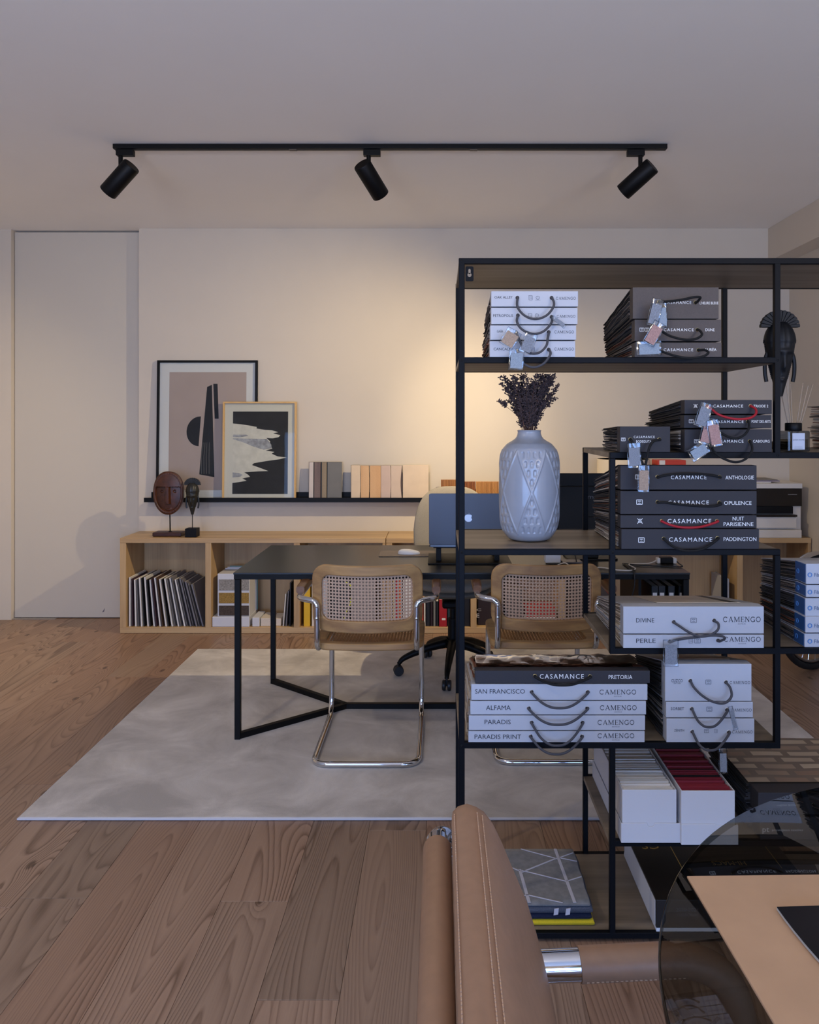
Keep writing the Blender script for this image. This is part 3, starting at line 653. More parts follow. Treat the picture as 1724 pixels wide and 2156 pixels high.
g3 = binder(6, 1403, 1588, 1513, 1566, 'white binder at the bottom of the narrow stack at the right', gG, white_cover, [('ZÉNITH', 1419, 1440, 1537, 6.5)], (1541, 1584, 1541, 6), (1457, 1540), (1534, 1541), sag((1457, 1540), (1534, 1541), 1580), cord_grey, chrome, wedge=0.37, L=.34, serif=True, symbols=(('tub', 1487, 1539, 9), ('roll', 1507, 1539, 8)), pal=[0, 4, 0, 2], base=SH[6]+.0004, out=.032)
plastic_tag(g2, 1543, 1512, 9, 50, 14, 2.058, fab_grey, 'clear sleeve seen edge-on'); plastic_tag(g3, 1522, 1602, 17, 52, 2, 2.052, fab_grey, 'narrow clear sleeve with a pale sample')
sm = MB().box(.66, .80, 2.15, 2.40, wz(1398, 2.097)+.0008, wz(1398, 2.097)+.0022); slump(sm, 2.132, SH[6], .37); o = obj('printed_sheet', sm, mat('brown_print', '#b5a593', .5, var=.3, vs=18)); tag(o, 'brown patterned sheet lying on the narrow white stack', 'paper')
# ================================================================== white and blue binders at the right of the middle bay
blue_lab = mat('blue_label', '#1d4f86', .5); navy_ink = mat('navy_ink', '#23456f', .6); sky_ink = mat('sky_ink', '#4a86c8', .5)
gH = 'white and blue binders at the right edge'
labs = ['top white and blue binder of the stack at the right edge', 'second white and blue binder from the top at the right edge', 'middle white and blue binder of the stack at the right edge',
        'fourth white and blue binder from the top at the right edge', 'bottom white and blue binder of the stack at the right edge']
for i, (y0, y1) in enumerate(((1187, 1229.5), (1232, 1257), (1259.5, 1297), (1298.5, 1332), (1334, 1362.5))):
    d, L = 2.100+.004*((i*7) % 3), .295; X0 = wx(1697-i*.8+(i % 2), d); X1 = X0+.27; Z0, Z1 = wz(y1, d), wz(y0, d)
    if i == 4: Z0 = SH[5]+.0004
    r = thing('sample_binder', ((X0+X1)/2, d+L/2, Z0), labs[i], 'binder', gH)
    cb = MB().box(X0, X1, d, d+.05, Z0, Z1).box(X0-.001, X1, d+.05, d+L, Z0, Z0+.002).box(X0-.001, X1, d+.05, d+L, Z1-.002, Z1); slump(cb, d+.05, SH[5], .21); obj('cover', cb, white_cover, r, bevel=.001)
    obj('side_label', MB().box(X0-.0012, X0-.0004, d+.003, d+.062, Z0+.0022, Z1-.0022), blue_lab, r)
    obj('label_ring', MB().tube([(X0-.0016, d+.045+.006*cos(a*pi/6), (Z0+Z1)/2+.006*sin(a*pi/6)) for a in range(12)], .0011, 5, closed=True), sky_ink, r)
    s = sheets(X0+.0004, X1-.002, d+.064, d+L-.002, Z0+.0024, Z1-.0024, max(5, int((Z1-Z0)/.0035)), .006, seed=70+i, pal=[[0, 4, 1], [1, 2, 4], [0, 0, 4], [3, 0, 4], [4, 1, 0]][i]); slump(s, d+.05, SH[5], .21)
    tag(obj('fabric_swatches', s, sw_mats, r), kind='stuff')
    yc = (y0+y1)/2+2; lettering('FibreGuard', 1714, 1756, yc, 8, d, navy_ink, r)
    c = at(1705, yc, d-.0012)
    obj('ring_logo', MB().tube([(c.x+.0052*cos(a*pi/8), c.y, c.z+.0052*sin(a*pi/8)) for a in range(16)], .0011, 5, closed=True), sky_ink, r)

# ================================================================== card boxes on the low shelf
red_card = mat('red_card', '#8f2b3c', .6); black_in = mat('black_lining', '#15151a', .7)
def card_box(x0, x1, tx0, tx1, ytop, ysplit, d, L, cards, label, notch, seed):
    X0, X1 = wx(x0, d), wx(x1, d); Z0 = SH[7]+.0004; Zt = wz(ytop, d); Zs = wz(ysplit, d); A0, A1 = wx(tx0, d), wx(tx1, d)
    r = thing('card_box', ((X0+X1)/2, d+L/2, Z0), label, 'box', 'white card boxes on the low shelf')
    t = .003
    b = MB().box(X0, X1, d, d+t, Z0+.004, Zt).box(X0, X1, d+L-t, d+L, Z0+.004, Zt).box(X0, X0+t, d+t, d+L-t, Z0+.004, Zt).box(X1-t, X1, d+t, d+L-t, Z0+.004, Zt).box(X0+t, X1-t, d+t, d+L-t, Z0+.004, Z0+.007)
    obj('inner_box', b, white_card, r, bevel=.0008)
    d2 = d-.004
    tb = MB().box(A0, A1, d2+t, d+L+.004, Z0, Z0+.003).box(A0, A0+t*.8, d2+t, d+L+.004, Z0+.003, Zs).box(A1-t*.8, A1, d2+t, d+L+.004, Z0+.003, Zs)
    if notch:
        c = (A0+A1)/2; rr = .010; pl = [(A0, Z0), (A1, Z0), (A1, Zs)]+[(c+rr*cos(a*pi/10), Zs-rr*sin(a*pi/10)) for a in range(11)]+[(A0, Zs)]
    else: pl = [(A0, Z0), (A1, Z0), (A1, Zs), ((A0+A1)/2+.02, Zs-.001), ((A0+A1)/2+.015, Zs+.003), (A0, Zs+.003)]
    tb.prism(pl, d2, d2+t)
    obj('outer_tray', tb, white_card, r, bevel=.0007, seg=1)
    R = random.Random(seed); cb = MB(); n = 62; lean = .004
    for i in range(n):
        y = d+.008+(L-.018)*i/n; h = Zt-.004+R.uniform(-.004, .004); e = R.uniform(-.001, .001); g = R.choice((0, 0, 0, .001))
        cb.box(X0+t+.0025+e, X1-t-.0025+e, y, y+(L-.018)/n*(.75 if i % 9 else .35), Z0+.008, h, cards(i/n, R))
    tag(obj('index_cards', cb, [white_paper, red_card, black_in, ink_grey], r), kind='stuff')
card_box(1310, 1424, 1307, 1432, 1663, 1732, 2.088, .385, lambda t, R: 2 if R.random() < .06 else 0, 'white card box with a half-round notch, filled with white cards', True, 5)
card_box(1434, 1547, 1433.5, 1553, 1665, 1736, 2.078, .385, lambda t, R: (0 if t > .86 else 1) if R.random() > .07 else 2, 'white card box filled with dark red cards', False, 6)

# ================================================================== dark textile books beside the card boxes
pat_m, nt_, p_ = nmat('patterned_cloth'); p_.inputs['Roughness'].default_value = .5
vo_ = nd(nt_, 'ShaderNodeTexBrick'); vo_.inputs['Scale'].default_value = 4.5; vo_.inputs['Color1'].default_value = lin('#c9b79d'); vo_.inputs['Color2'].default_value = lin('#8d6f5c'); vo_.inputs['Mortar'].default_value = lin('#7d6d5f'); vo_.inputs['Mortar Size'].default_value = .05; vo_.offset = .33
nt_.links.new(objco(nt_, (1.0, 1.3, 1)), vo_.inputs['Vector']); nt_.links.new(vo_.outputs[0], p_.inputs['Base Color'])
for i, (x0, y0, y1, lab) in enumerate(((1596, 1669, 1715, 'upper of two dark books beside the red card box'), (1600, 1721, 1769, 'lower of two dark books beside the red card box'))):
    d, L = 2.10, .36; X0 = wx(x0, d); X1 = X0+.36; Z0, Z1 = wz(y1, d), wz(y0, d)
    if i: Z0 = SH[7]+.0004
    r = thing('pattern_book', ((X0+X1)/2, d+L/2, Z0), lab, 'book', 'dark pattern books')
    obj('cover', MB().box(X0, X1, d, d+.055, Z0, Z1).box(X0+.001, X1, d+.055, d+L, Z0, Z0+.003), slate_cover, r, bevel=.0015)
    tag(obj('fabric_swatches', sheets(X0-.006, X1-.004, d+.056, d+L-.005, Z0+.0035, Z1, 14, .008, seed=90+i, pal=[0, 0, 4]), sw_mats, r), kind='stuff')
    if i == 0:
        cl = MB(); cl.grid(lambda u, v: (X0-.003+.35*u, d+.06+.30*v, Z1+.0016+.0012*sin(9*u+3*v)*sin(7*v)), 20, 14)
        obj('patterned_page', cl, pat_m, r, smooth='all', recalc=False)
    yc = (y0+y1)/2+3
    if i: lettering('pt', 1605, 1619, yc+1, 13, d, foil, r)
    lettering('prestigious textiles', 1625 if i else 1627, 1690 if i else 1678, yc, 6, d, foil, r)
    for ex in (1706 if i else 1712,):
        c = (wx(ex, d), d, wz(yc-1, d))
        obj('eyelet', MB().lathe([(.0032, .0002), (.0034, -.0009), (.0047, -.0013), (.0056, 0), (.0056, .0003)], 16, c, (0, 1, 0)), chrome, r, smooth=True)
        obj('cord_handle', MB().tube(spline([(c[0], d+.003, c[2]), (c[0]+.003, d-.012, c[2]-.002), (c[0]+.03, d-.03, c[2]-.035), (c[0]+.09, d-.035, c[2]-.05), (c[0]+.15, d-.02, c[2]-.03), (c[0]+.17, d+.003, c[2])], 6), .003, 7), cord_black, r, smooth='all')

# ================================================================== big black sample box lying on the bottom shelf
d = 2.10; X0, X1 = .585, 1.03; Z0, Z1 = SH[8]+.0004, .112; L = .37
r = thing('sample_case', ((X0+X1)/2, d+L/2, Z0), 'large flat black sample case with a white side on the bottom shelf', 'box')
obj('lid', MB().box(X0, X1, d, d+L, Z0+.010, Z1), mat('black_card', '#17120f', .45, var=.05, vs=200), r, bevel=.001)
obj('base', MB().box(X0, X1, d+.001, d+L, Z0, Z0+.0098), white_card, r)
obj('side_label', MB().box(X0-.0012, X0-.0002, d+.01, d+L-.01, Z0+.012, Z1-.006), white_card, r)
lettering('2020-2021', 1423, 1469, 1915, 8, d, ink_grey, r); lettering('COLLECTION', 1423, 1469, 1926, 5.5, d, ink_grey, r)
v, f = text_geo('HI-MACS'); mb = MB(); mb.add([(.845-a*.098, 2.275-b*.022, Z1+.0004) for a, b in v], f)
obj('lettering', mb, gold, r, recalc=False)
v, f = text_geo('CS'); mb = MB(); mb.add([(.640-a*.055, 2.37-b*.040, Z1+.0004) for a, b in v], f)
obj('lettering', mb, gold, r, recalc=False)
fr = MB()
for a, b, c_, e in ((.70, .99, 2.385, 2.387), (.70, .702, 2.25, 2.387), (.988, .99, 2.25, 2.387)): fr.box(a, b, c_, e, Z1, Z1+.0004)
obj('gold_line', fr, gold, r)

# ================================================================== folded rug samples on the bottom shelf
line_m = mat('pale_pile', '#b7b4bb', 1, sheen=.3)
X0, X1 = .085, .420
def folded(name, z0, z1, x0, x1, y0, y1, m, label, seed):
    R = random.Random(seed); h = z1-z0
    def prof(t):                                    # stadium cross-section in x,z for a soft folded edge
        return [((x0 if False else 0), 0)]
    mb = MB(); pts = []
    ny = 14; n = 8
    ring = []
    for k in range(n+1): a = -pi/2+pi*k/n; ring.append((x1-h/2+h/2*cos(a), z0+h/2+h/2*sin(a)))
    for k in range(n+1): a = pi/2+pi*k/n; ring.append((x0+h/2+h/2*cos(a), z0+h/2+h/2*sin(a)))
    N = len(ring)
    vs = []
    for j in range(ny+1):
        y = y0+(y1-y0)*j/ny; e = min(j, ny-j); s = (.0 if e == 0 else 1)
        for (a, b) in ring:
            w = .0012*sin(j*1.3+seed+a*20)*(1 if a > (x0+x1)/2 else 1)
            zz = z0+h/2+(b-z0-h/2)*(.55 if e == 0 else 1)
            vs.append((a+w, y+(.0015*sin(a*40+seed)), zz))
    fs = [tuple(range(N))[::-1], tuple(ny*N+k for k in range(N))]
    for j in range(ny):
        for k in range(N): fs.append((j*N+k, j*N+(k+1) % N, (j+1)*N+(k+1) % N, (j+1)*N+k))
    mb.add(vs, fs)
    o = obj(name, mb, m, smooth='all'); tag(o, label, 'rug sample', 'folded rug samples')
    return o
zb = SH[8]+.0006
ys = 2.125
folded('rug_sample', zb, zb+.013, X0, X1+.004, ys, ys+.27, mat('yellow_pile', '#c9ae1c', 1, var=.1, vs=300, bmp=.6, bs=700), 'yellow rug sample at the bottom of the folded pile', 1)
folded('rug_sample', zb+.0132, zb+.031, X0+.004, X1-.002, ys+.003, ys+.27, mat('navy_pile', '#121a33', 1, var=.2, vs=300, bmp=.6, bs=700), 'navy rug sample between the yellow and slate ones', 2)
o = folded('rug_sample', zb+.0312, zb+.052, X0, X1, ys-.002, ys+.27, mat('slate_pile', '#484c57', 1, var=.2, vs=300, bmp=.6, bs=700), 'slate blue rug sample with pale flecks under the grey one', 3)
for xx in (.318, .350): obj('pale_stripe', MB().obox((xx, ys-.0032, zb+.0405), (.006, 0, .001), (0, .0012, 0), (.001, 0, .0085)), line_m, o)
zt = zb+.052
o = folded('rug_sample', zt+.0002, zt+.010, X0-.002, X1-.008, ys-.002, ys+.272, mat('grey_pile', '#74726f', 1, var=.18, vs=60, bmp=.6, bs=700, sheen=.3), 'grey rug sample with white geometric lines on top of the pile', 4)
def rline(a, b, w):
    (x0, y0), (x1, y1) = a, b; l = hypot(x1-x0, y1-y0); nx, ny = -(y1-y0)/l*w/2, (x1-x0)/l*w/2; z = zt+.0098
    mb = MB(); mb.slab([(x0+nx, y0+ny), (x0-nx, y0-ny), (x1-nx, y1-ny), (x1+nx, y1+ny)], z, z+.0016)
    obj('woven_line', mb, line_m, o, bevel=.0006, seg=1)
zz_ = zt+.011
def rp(px, py): dd = (H-zz_)*F/(py-CY); return (wx(px, dd), min(max(dd, ys), ys+.268))
for a, b, w in (((1168, 1785), (1210, 1900), .009), ((1094, 1830), (1115, 1905), .009), ((1096, 1786), (1175, 1808), .004), ((1175, 1806), (1206, 1795), .004), ((1172, 1806), (1098, 1836), .005),
                ((1180, 1806), (1215, 1813), .004), ((1098, 1832), (1192, 1855), .004), ((1192, 1855), (1224, 1845), .004), ((1076, 1826), (1096, 1834), .004), ((1112, 1884), (1185, 1902), .004), ((1100, 1885), (1114, 1884), .004)):
    rline(rp(*a), rp(*b), w)

# ================================================================== vase with dried flowers
dv = 2.275; vx = wx(1114, dv); vz0 = SH[4]+.0005; sc = dv/F
prof = [(.0, 0), (36, 0), (44, 3), (52, 12), (58, 26), (61.5, 45), (63.5, 75), (64, 105), (63.5, 135), (62.5, 160), (60, 178), (55, 192), (46, 202), (35, 208), (28, 213), (25, 219), (24, 226), (25.5, 229), (23.5, 230), (21.5, 226), (21.5, 205), (.0, 200)]
pv = [Vector((r_, 0, z_)) for r_, z_ in prof]
dense = []
for i in range(len(pv)-1):
    n = max(1, int((pv[i+1]-pv[i]).length/1.6)) if 3 <= i <= 12 else 3
    for k in range(n): t = k/n; dense.append(pv[i].lerp(pv[i+1], t))
dense.append(pv[-1])
for _ in range(3):
    for i in range(8, len(dense)-16): dense[i] = (dense[i-1]+dense[i]*2+dense[i+1])/4
def sstep(a, b, x): t = min(1, max(0, (x-a)/(b-a))); return t*t*(3-2*t)
def emboss(th, z):                                  # z in photo pixels above the base, centre of the motif at 103
    per = pi/3; u = (th/per) % 1.0; u = u if u <= .5 else u-1     # -.5 .. .5 with a crossing at u = 0
    R = 62.0; v = (z-103)/87.0
    if abs(v) > 1.1: return 0
    half = (1-abs(v)) if abs(v) < 1 else 0          # half width of the band between diamonds shrinks toward their tips
    edge = .5*(abs(v))                              # |u| of the diamond side at this height
    dist = abs(abs(u)-edge)*per*R*.86 if abs(v) <= 1 else 9
    h = 1.5*(1-sstep(.7, 2.3, dist))*(1 if abs(v) < 1 else 0)
    av = abs(v)
    if abs(u) < edge:                               # little arched dimples in rows of 1,2,3,4
        for n, c in ((1, .24), (2, .45), (3, .66), (4, .88)):
            if abs(av-c) < .10:
                w = edge*1.72/max(n, 1)*.52 if n > 1 else .085
                for k in range(n):
                    uc = (k-(n-1)/2)*(.2 if n > 1 else 0)
                    dx = (u-uc)*per*R; dz = (v-(c if v > 0 else -c))*87
                    top = 3.2
                    dd = max(abs(dx)-3.2, abs(dz)-6.5) if dz < top else max(hypot(dx, dz-top)-3.2, -9)
                    if abs(dx) < 5 and abs(dz) < 9: h -= 1.9*(1-sstep(-1.4, .7, dd))
    return h
nt = 300; mb = MB(); vs = []
for p in dense:
    for k in range(nt):
        th = 2*pi*k/nt; e = emboss(th+pi/2+.03, p.z) if p.x > 40 and 10 < p.z < 200 else 0
        rr = (p.x+e)*sc; vs.append((vx+rr*cos(th), dv+rr*sin(th), vz0+p.z*sc))
fs = []
for j in range(len(dense)-1):
    for k in range(nt): fs.append((j*nt+k, j*nt+(k+1) % nt, (j+1)*nt+(k+1) % nt, (j+1)*nt+k))
mb.add(vs, fs)
tag(obj('ceramic_vase', mb, vase_m, smooth='all', recalc=False), 'pale blue-grey glazed vase embossed with diamonds and small arches', 'vase')

flw = mat('dried_flower', '#493b3b', .95, var=.35, vs=120); flw2 = mat('dried_stem', '#5b4034', .95)
fb = thing('dried_flower_bunch', (vx, dv, vz0+.225*1), 'bunch of dried brown flowers standing in the embossed vase', 'flowers')
R = random.Random(11); nz = vz0+226*sc
def sprig(tip, dens=1.0, bare=.25):
    mb = MB(); base = Vector((vx+R.uniform(-.018, .018), dv+R.uniform(-.018, .018), nz-.02)); tip = Vector(tip)
    mid = base.lerp(tip, .5)+Vector((R.uniform(-.01, .01), R.uniform(-.01, .01), .008)); mid.x = base.x+(tip.x-base.x)*.40
    path = spline([base, mid, tip], 6); mb.tube(path, [.0013-.0008*i/(len(path)-1) for i in range(len(path))], 5, mi=1)
    L = (tip-base).length; n = int(L/.0019*dens)
    for i in range(n):
        t = bare+(1-bare)*i/n; k = t*(len(path)-1); a = int(k); p = path[a].lerp(path[min(a+1, len(path)-1)], k-a)
        th = R.uniform(0, 2*pi); el = R.uniform(-.2, 1.0); l = R.uniform(.007, .016)*(1.15-.3*t)
        dirv = Vector((cos(th)*cos(el), sin(th)*cos(el), sin(el))); q = p+dirv*l
        sd = dirv.orthogonal().normalized()*R.uniform(.0022, .0042)
        up = dirv.cross(sd).normalized()*.0014
        m_ = p.lerp(q, .55)
        mb.add([p, m_+sd, q, m_-sd, m_+up, m_-up], [(0, 1, 4), (1, 2, 4), (2, 3, 4), (3, 0, 4), (1, 0, 5), (2, 1, 5), (3, 2, 5), (0, 3, 5)])
        if R.random() < .35:
            for _ in range(2):
                o2 = Vector((R.uniform(-1, 1), R.uniform(-1, 1), R.uniform(-.4, 1)))*.0035; s_ = .0022
                c_ = q+o2; mb.add([c_+Vector((s_, 0, 0)), c_+Vector((0, s_, 0)), c_+Vector((-s_, 0, 0)), c_+Vector((0, -s_, 0)), c_+Vector((0, 0, s_*1.4)), c_-Vector((0, 0, s_))],
                                  [(0, 1, 4), (1, 2, 4), (2, 3, 4), (3, 0, 4), (1, 0, 5), (2, 1, 5), (3, 2, 5), (0, 3, 5)])
    obj('sprig', mb, [flw, flw2], fb, recalc=False)
tips = [(1057, 792), (1055, 808), (1070, 800), (1078, 790), (1086, 797), (1092, 806), (1100, 789), (1106, 789), (1112, 815), (1118, 806), (1124, 800), (1130, 789), (1138, 789), (1146, 789), (1152, 789), (1158, 789), (1163, 796), (1170, 789), (1174, 814), (1165, 828), (1150, 800), (1142, 810), (1083, 815), (1098, 820), (1120, 826), (1134, 820), (1072, 845), (1160, 832), (1104, 840), (1128, 845), (1115, 850), (1090, 845), (1142, 850), (1148, 830), (1066, 815)]
for px, py in tips: sprig(at(px, py, dv+R.uniform(-.05, .05)), R.uniform(.9, 1.3))
sprig(at(1052, 846, dv-.01), .5, .82); sprig(at(1168, 838, dv+.02), .5, .7)

# ================================================================== reed diffuser
dd = 2.16; bx = wx(1670, dd); bz = SH[3]+.0004; w = .033
rd = thing('reed_diffuser', (bx, dd, bz), 'square glass reed diffuser with black collar and wooden reeds', 'diffuser')
top = wz(907, dd)
obj('bottle', MB().slab([(bx+a, dd+b) for a, b in rrect(2*w, 2*w, .008, 5)], bz, top), clear('bottle_glass', '#b7bcc2', .02, 1.0, 1.5), rd, smooth=50, bevel=.003)
obj('liquid', MB().slab([(bx+a, dd+b) for a, b in rrect(2*w-.008, 2*w-.008, .006, 5)], bz+.006, bz+.034), clear('diffuser_oil', '#d8cdb8', .05, .6, 1.3), rd)
obj('collar', MB().lathe([(.021, top), (.022, top+.001), (.022, top+.020), (.020, top+.022), (.008, top+.022)], 28, (bx, dd, 0)), blk2, rd, smooth=50)
lb = obj('paper_label', MB().box(bx-.018, bx+.016, dd-w-.0008, dd-w-.0002, bz+.006, top-.006), mat('diffuser_label', '#b7bcc8', .6), rd)
lettering('ZARA HOME', 1669, 1693, 926, 3.0, dd-w-.0008, ink_grey, lb); obj('print_line', MB().box(bx-.012, bx+.009, dd-w-.0011, dd-w-.0007, wz(940, dd)-.0008, wz(940, dd)).box(bx-.013, bx+.010, dd-w-.0011, dd-w-.0007, wz(943, dd)-.0008, wz(943, dd)), ink_grey, lb)
reedm = mat('reed', '#a08d78', .8)
for px, py, yo in ((1646, 835, .01), (1656, 812, -.012), (1664, 808, .014), (1690, 806, .004), (1701, 812, -.01), (1711, 809, .012)):
    obj('reed', MB().tube([(bx+(px-1675)*.0001, dd, bz+.02), at(px, py, dd+yo)], .0016, 6), reedm, rd, smooth='all')

# ================================================================== swatch books at the right edge of that shelf
for i in range(4):
    d = 2.25; z0 = SH[3]+.0004+i*.0325; X0 = wx(1711-(i % 2)*4, d+.19)
    r = thing('swatch_book', (X0+.07, d+.1, z0), ['lowest', 'second lowest', 'third', 'topmost'][i]+' loose swatch book at the right edge beside the diffuser', 'book', 'swatch books by the diffuser')
    obj('cover', MB().box(X0, X0+.14, d, d+.2, z0, z0+.0022).box(X0-.006, X0+.14, d, d+.2, z0+.0298, z0+.032), mat('swatch_book_cover', '#4a3f3c', .7), r)
    tag(obj('fabric_swatches', sheets(X0+.003, X0+.138, d+.002, d+.198, z0+.0024, z0+.0296, 9, .004, seed=40+i, pal=[2, 3, 5, 1, 5]), sw_mats, r), kind='stuff')

# ================================================================== carved masks
def fan_statue(name, c, s, label, base_kind, m, mb_base, rod_len, base_w, base_h):
    # slim head with a fan crest, carried by a thin rod on a small block; c = base centre, s = head height
    r = thing(name, c, label, 'sculpture'); x, y, z = c
    obj('base', MB().box(x-base_w/2, x+base_w/2, y-base_w/2, y+base_w/2, z, z+base_h), mb_base, r, bevel=.0015)
    zh = z+base_h+rod_len
    obj('rod', MB().tube([(x, y, z+base_h-.002), (x, y, zh+s*.06)], .0028, 8), blk2, r, smooth='all')
    def rad(t):                                     # half width, bottom to top
        return s*(.035+.145*sin(min(1, t*1.08)*pi*.5)**1.1 if t < .72 else .18*sqrt(max(0, 1-((t-.72)/.30)**2)))
    def fn(u, v):
        th = 2*pi*u; w = rad(v*.995); q = w*.9
        px, py = w*cos(th), q*sin(th)
        f = max(0, -sin(th))                        # towards the viewer
        h = 0
        if f > 0:
            ax = abs(cos(th))
            nose = math.exp(-(ax/.16)**2)*sstep(.30, .40, v)*(1-sstep(.56, .60, v))*(.35+.65*(1-sstep(.36, .56, v)))
            eye = math.exp(-((ax-.42)/.17)**2-((v-.53)/.035)**2); brow = math.exp(-((v-.60)/.03)**2)*(1-sstep(.75, .95, ax))
            mouth = math.exp(-(ax/.28)**2-((v-.22)/.02)**2)-.6*math.exp(-(ax/.25)**2-((v-.255)/.012)**2)
            h = s*(.055*nose+.022*brow-.018*eye+.014*max(eye-.75, 0)*4+.018*mouth)
        groove = s*.006*(sin(th*14) if v > .66 else 0)
        return (x+px, y+py-h*f-groove*f, zh+v*s*.86)
    obj('head', MB().grid(fn, 56, 60, cu=True), m, r, smooth='all')
    n = 13; cz = zh+s*.80; mb = MB()
    for k in range(n):
        a0 = pi*k/n+.012; a1 = pi*(k+1)/n-.012; R0, R1 = s*.05, s*.225
        pl = [(x+R0*cos(a0), cz+R0*.9*sin(a0)), (x+R1*cos(a0), cz+R1*.88*sin(a0)), (x+R1*1.015*cos((a0+a1)/2), cz+R1*.9*sin((a0+a1)/2)), (x+R1*cos(a1), cz+R1*.88*sin(a1)), (x+R0*cos(a1), cz+R0*.9*sin(a1))]
        mb.prism(pl, y-s*.03, y+s*.03)
    mb.prism([(x+s*.20*cos(pi*k/20), cz+s*.175*sin(pi*k/20)) for k in range(21)], y-s*.018, y+s*.018)
    obj('fan_crest', mb, m, r, bevel=s*.004)
    for sx in (-1, 1):
        mb = MB(); ex = x+sx*s*.158
        pts = [(ex-sx*s*.02, y, zh+s*.52), (ex+sx*s*.01, y, zh+s*.42), (ex+sx*s*.012, y, zh+s*.28), (ex-sx*s*.005, y, zh+s*.17)]
        mb.tube(spline(pts, 5), s*.024, 8)
        for k in range(22): mb.lathe([(.001, -s*.009), (s*.011, 0), (.001, s*.009)], 6, (x+sx*rad(.25+.5*k/21)*1.02, y, zh+(.25+.5*k/21)*s*.86))
        obj('hair_braid', mb, m, r, smooth=True)
    return r
ebony = mat('ebony', '#040509', .6, var=.2, vs=60); ebony2 = mat('dark_ebony', '#1c1d1a', .4, var=.25, vs=60)
dm = 2.37; s = (835-652)/F*dm/1.01
fan_statue('fan_crest_sculpture', (wx(1641, dm), dm, SH[3]+.0004), s, 'dark carved head sculpture with fan crest standing behind the shelving post', 0, ebony, blk2, wz(835, dm)-SH[3]-.022, .05, .022)
# ================================================================== low oak cabinets along the back wall
YC, ZT = 5.16, .632; YCB = YW-.003
def cabinet(px0, px1, divs, label):
    x0, x1 = wx(px0, YC)+.0006, wx(px1, YC)-.0006
    r = thing('low_cabinet', ((x0+x1)/2, (YC+YCB)/2, 0), label, 'cabinet', 'low oak cabinets')
    obj('top', MB().box(x0, x1, YC, YCB, ZT-.032, ZT), oak_top, r, bevel=.0012, seg=1)
    obj('bottom', MB().box(x0, x1, YC+.002, YCB, .002, .040), oak_top, r, bevel=.0012, seg=1)
    obj('back_panel', MB().box(x0+.02, x1-.02, YCB-.012, YCB-.001, .040, ZT-.032), oak, r)
    for a, b in ((x0, x0+.040), (x1-.020, x1)): obj('side', MB().box(a, b, YC+.002, YCB, .040, ZT-.032), oak, r, bevel=.001, seg=1)
    for p in divs: c = wx(p, YC); obj('divider', MB().box(c-.0195, c+.0195, YC+.002, YCB-.013, .040, ZT-.032), oak, r, bevel=.001, seg=1)
    return r
cabinet(252, 811.5, (438, 624.5), 'low open oak cabinet beside the door with the carved masks on it')
cabinet(812.5, 1370, (997, 1183), 'low open oak cabinet behind the office chair')
cabinet(1371, 1708, (1558,), 'low open oak cabinet under the printer by the right wall')
CB = .0405

def slabbook(name, x0, x1, y0, y1, z0, z1, m, label, cat, group=None, lean=0.0, page=None, yaw=0):
    # a thin upright book leaning sideways about its lower edge
    r = thing(name, ((x0+x1)/2, y0, z0), label, cat, group)
    sh_ = lean*(z1-z0)
    def lb(a, b, c, d_, e, f):
        mb = MB(); w = lambda z: lean*(z-z0)
        mb.add([(a+w(e), c, e), (b+w(e), c, e), (b+w(e), d_, e), (a+w(e), d_, e), (a+w(f), c, f), (b+w(f), c, f), (b+w(f), d_, f), (a+w(f), d_, f)], [(0,3,2,1),(4,5,6,7),(0,1,5,4),(1,2,6,5),(2,3,7,6),(3,0,4,7)])
        return mb
    t = min(.0016, (x1-x0)*.2)
    obj('cover', lb(x0, x0+t, y0, y1, z0, z1).add(lb(x1-t, x1, y0, y1, z0, z1).v, lb(0, 1, 0, 1, 0, 1).f).add(lb(x0, x1, y0, y0+t, z0, z1).v, lb(0, 1, 0, 1, 0, 1).f), m, r)
    obj('pages', lb(x0+t, x1-t, y0+t, y1-.002, z0+.001, z1-.003), page or white_paper, r)
    return r
# leaning record-size samplers in the first bay
covers = [mat('sleeve_%s' % n, c, .5) for n, c in (('white', '#dedbd6'), ('ivory', '#d3cdc2'), ('black', '#1d1b1e'), ('grey', '#77757a'), ('brown', '#5a4438'), ('plum', '#4a3440'))]
ORD = 'first second third fourth fifth sixth seventh eighth ninth tenth eleventh twelfth thirteenth fourteenth fifteenth sixteenth seventeenth eighteenth nineteenth twentieth twenty-first twenty-second twenty-third twenty-fourth twenty-fifth'.split()
R = random.Random(21); n = 25
xa, xb = wx(268, YC), wx(424, YC)
for i in range(n):
    t = i/(n-1); x0 = xa+(xb-xa-.004)*t; th = .0125 if i % 2 == 0 else .0055
    lean = -(.0+.27*t); h = .33-(.02*R.random() if i < n-5 else .01*(i-n+6))
    m = covers[0] if i % 2 == 0 and i < 19 else (covers[R.choice((2, 3, 4, 5, 2))] if i < 19 else covers[3])
    r = slabbook('album', x0, x0+th, YC+.02+R.uniform(0, .008), YC+.30, CB+.0005, CB+h, m, '%s, %s from the left in the bay nearest the door' % ('leaning white-edged album' if m is covers[0] else ('leaning grey album' if m is covers[3] else 'leaning dark album'), ORD[i]), 'album', 'leaning albums in the first bay', lean)
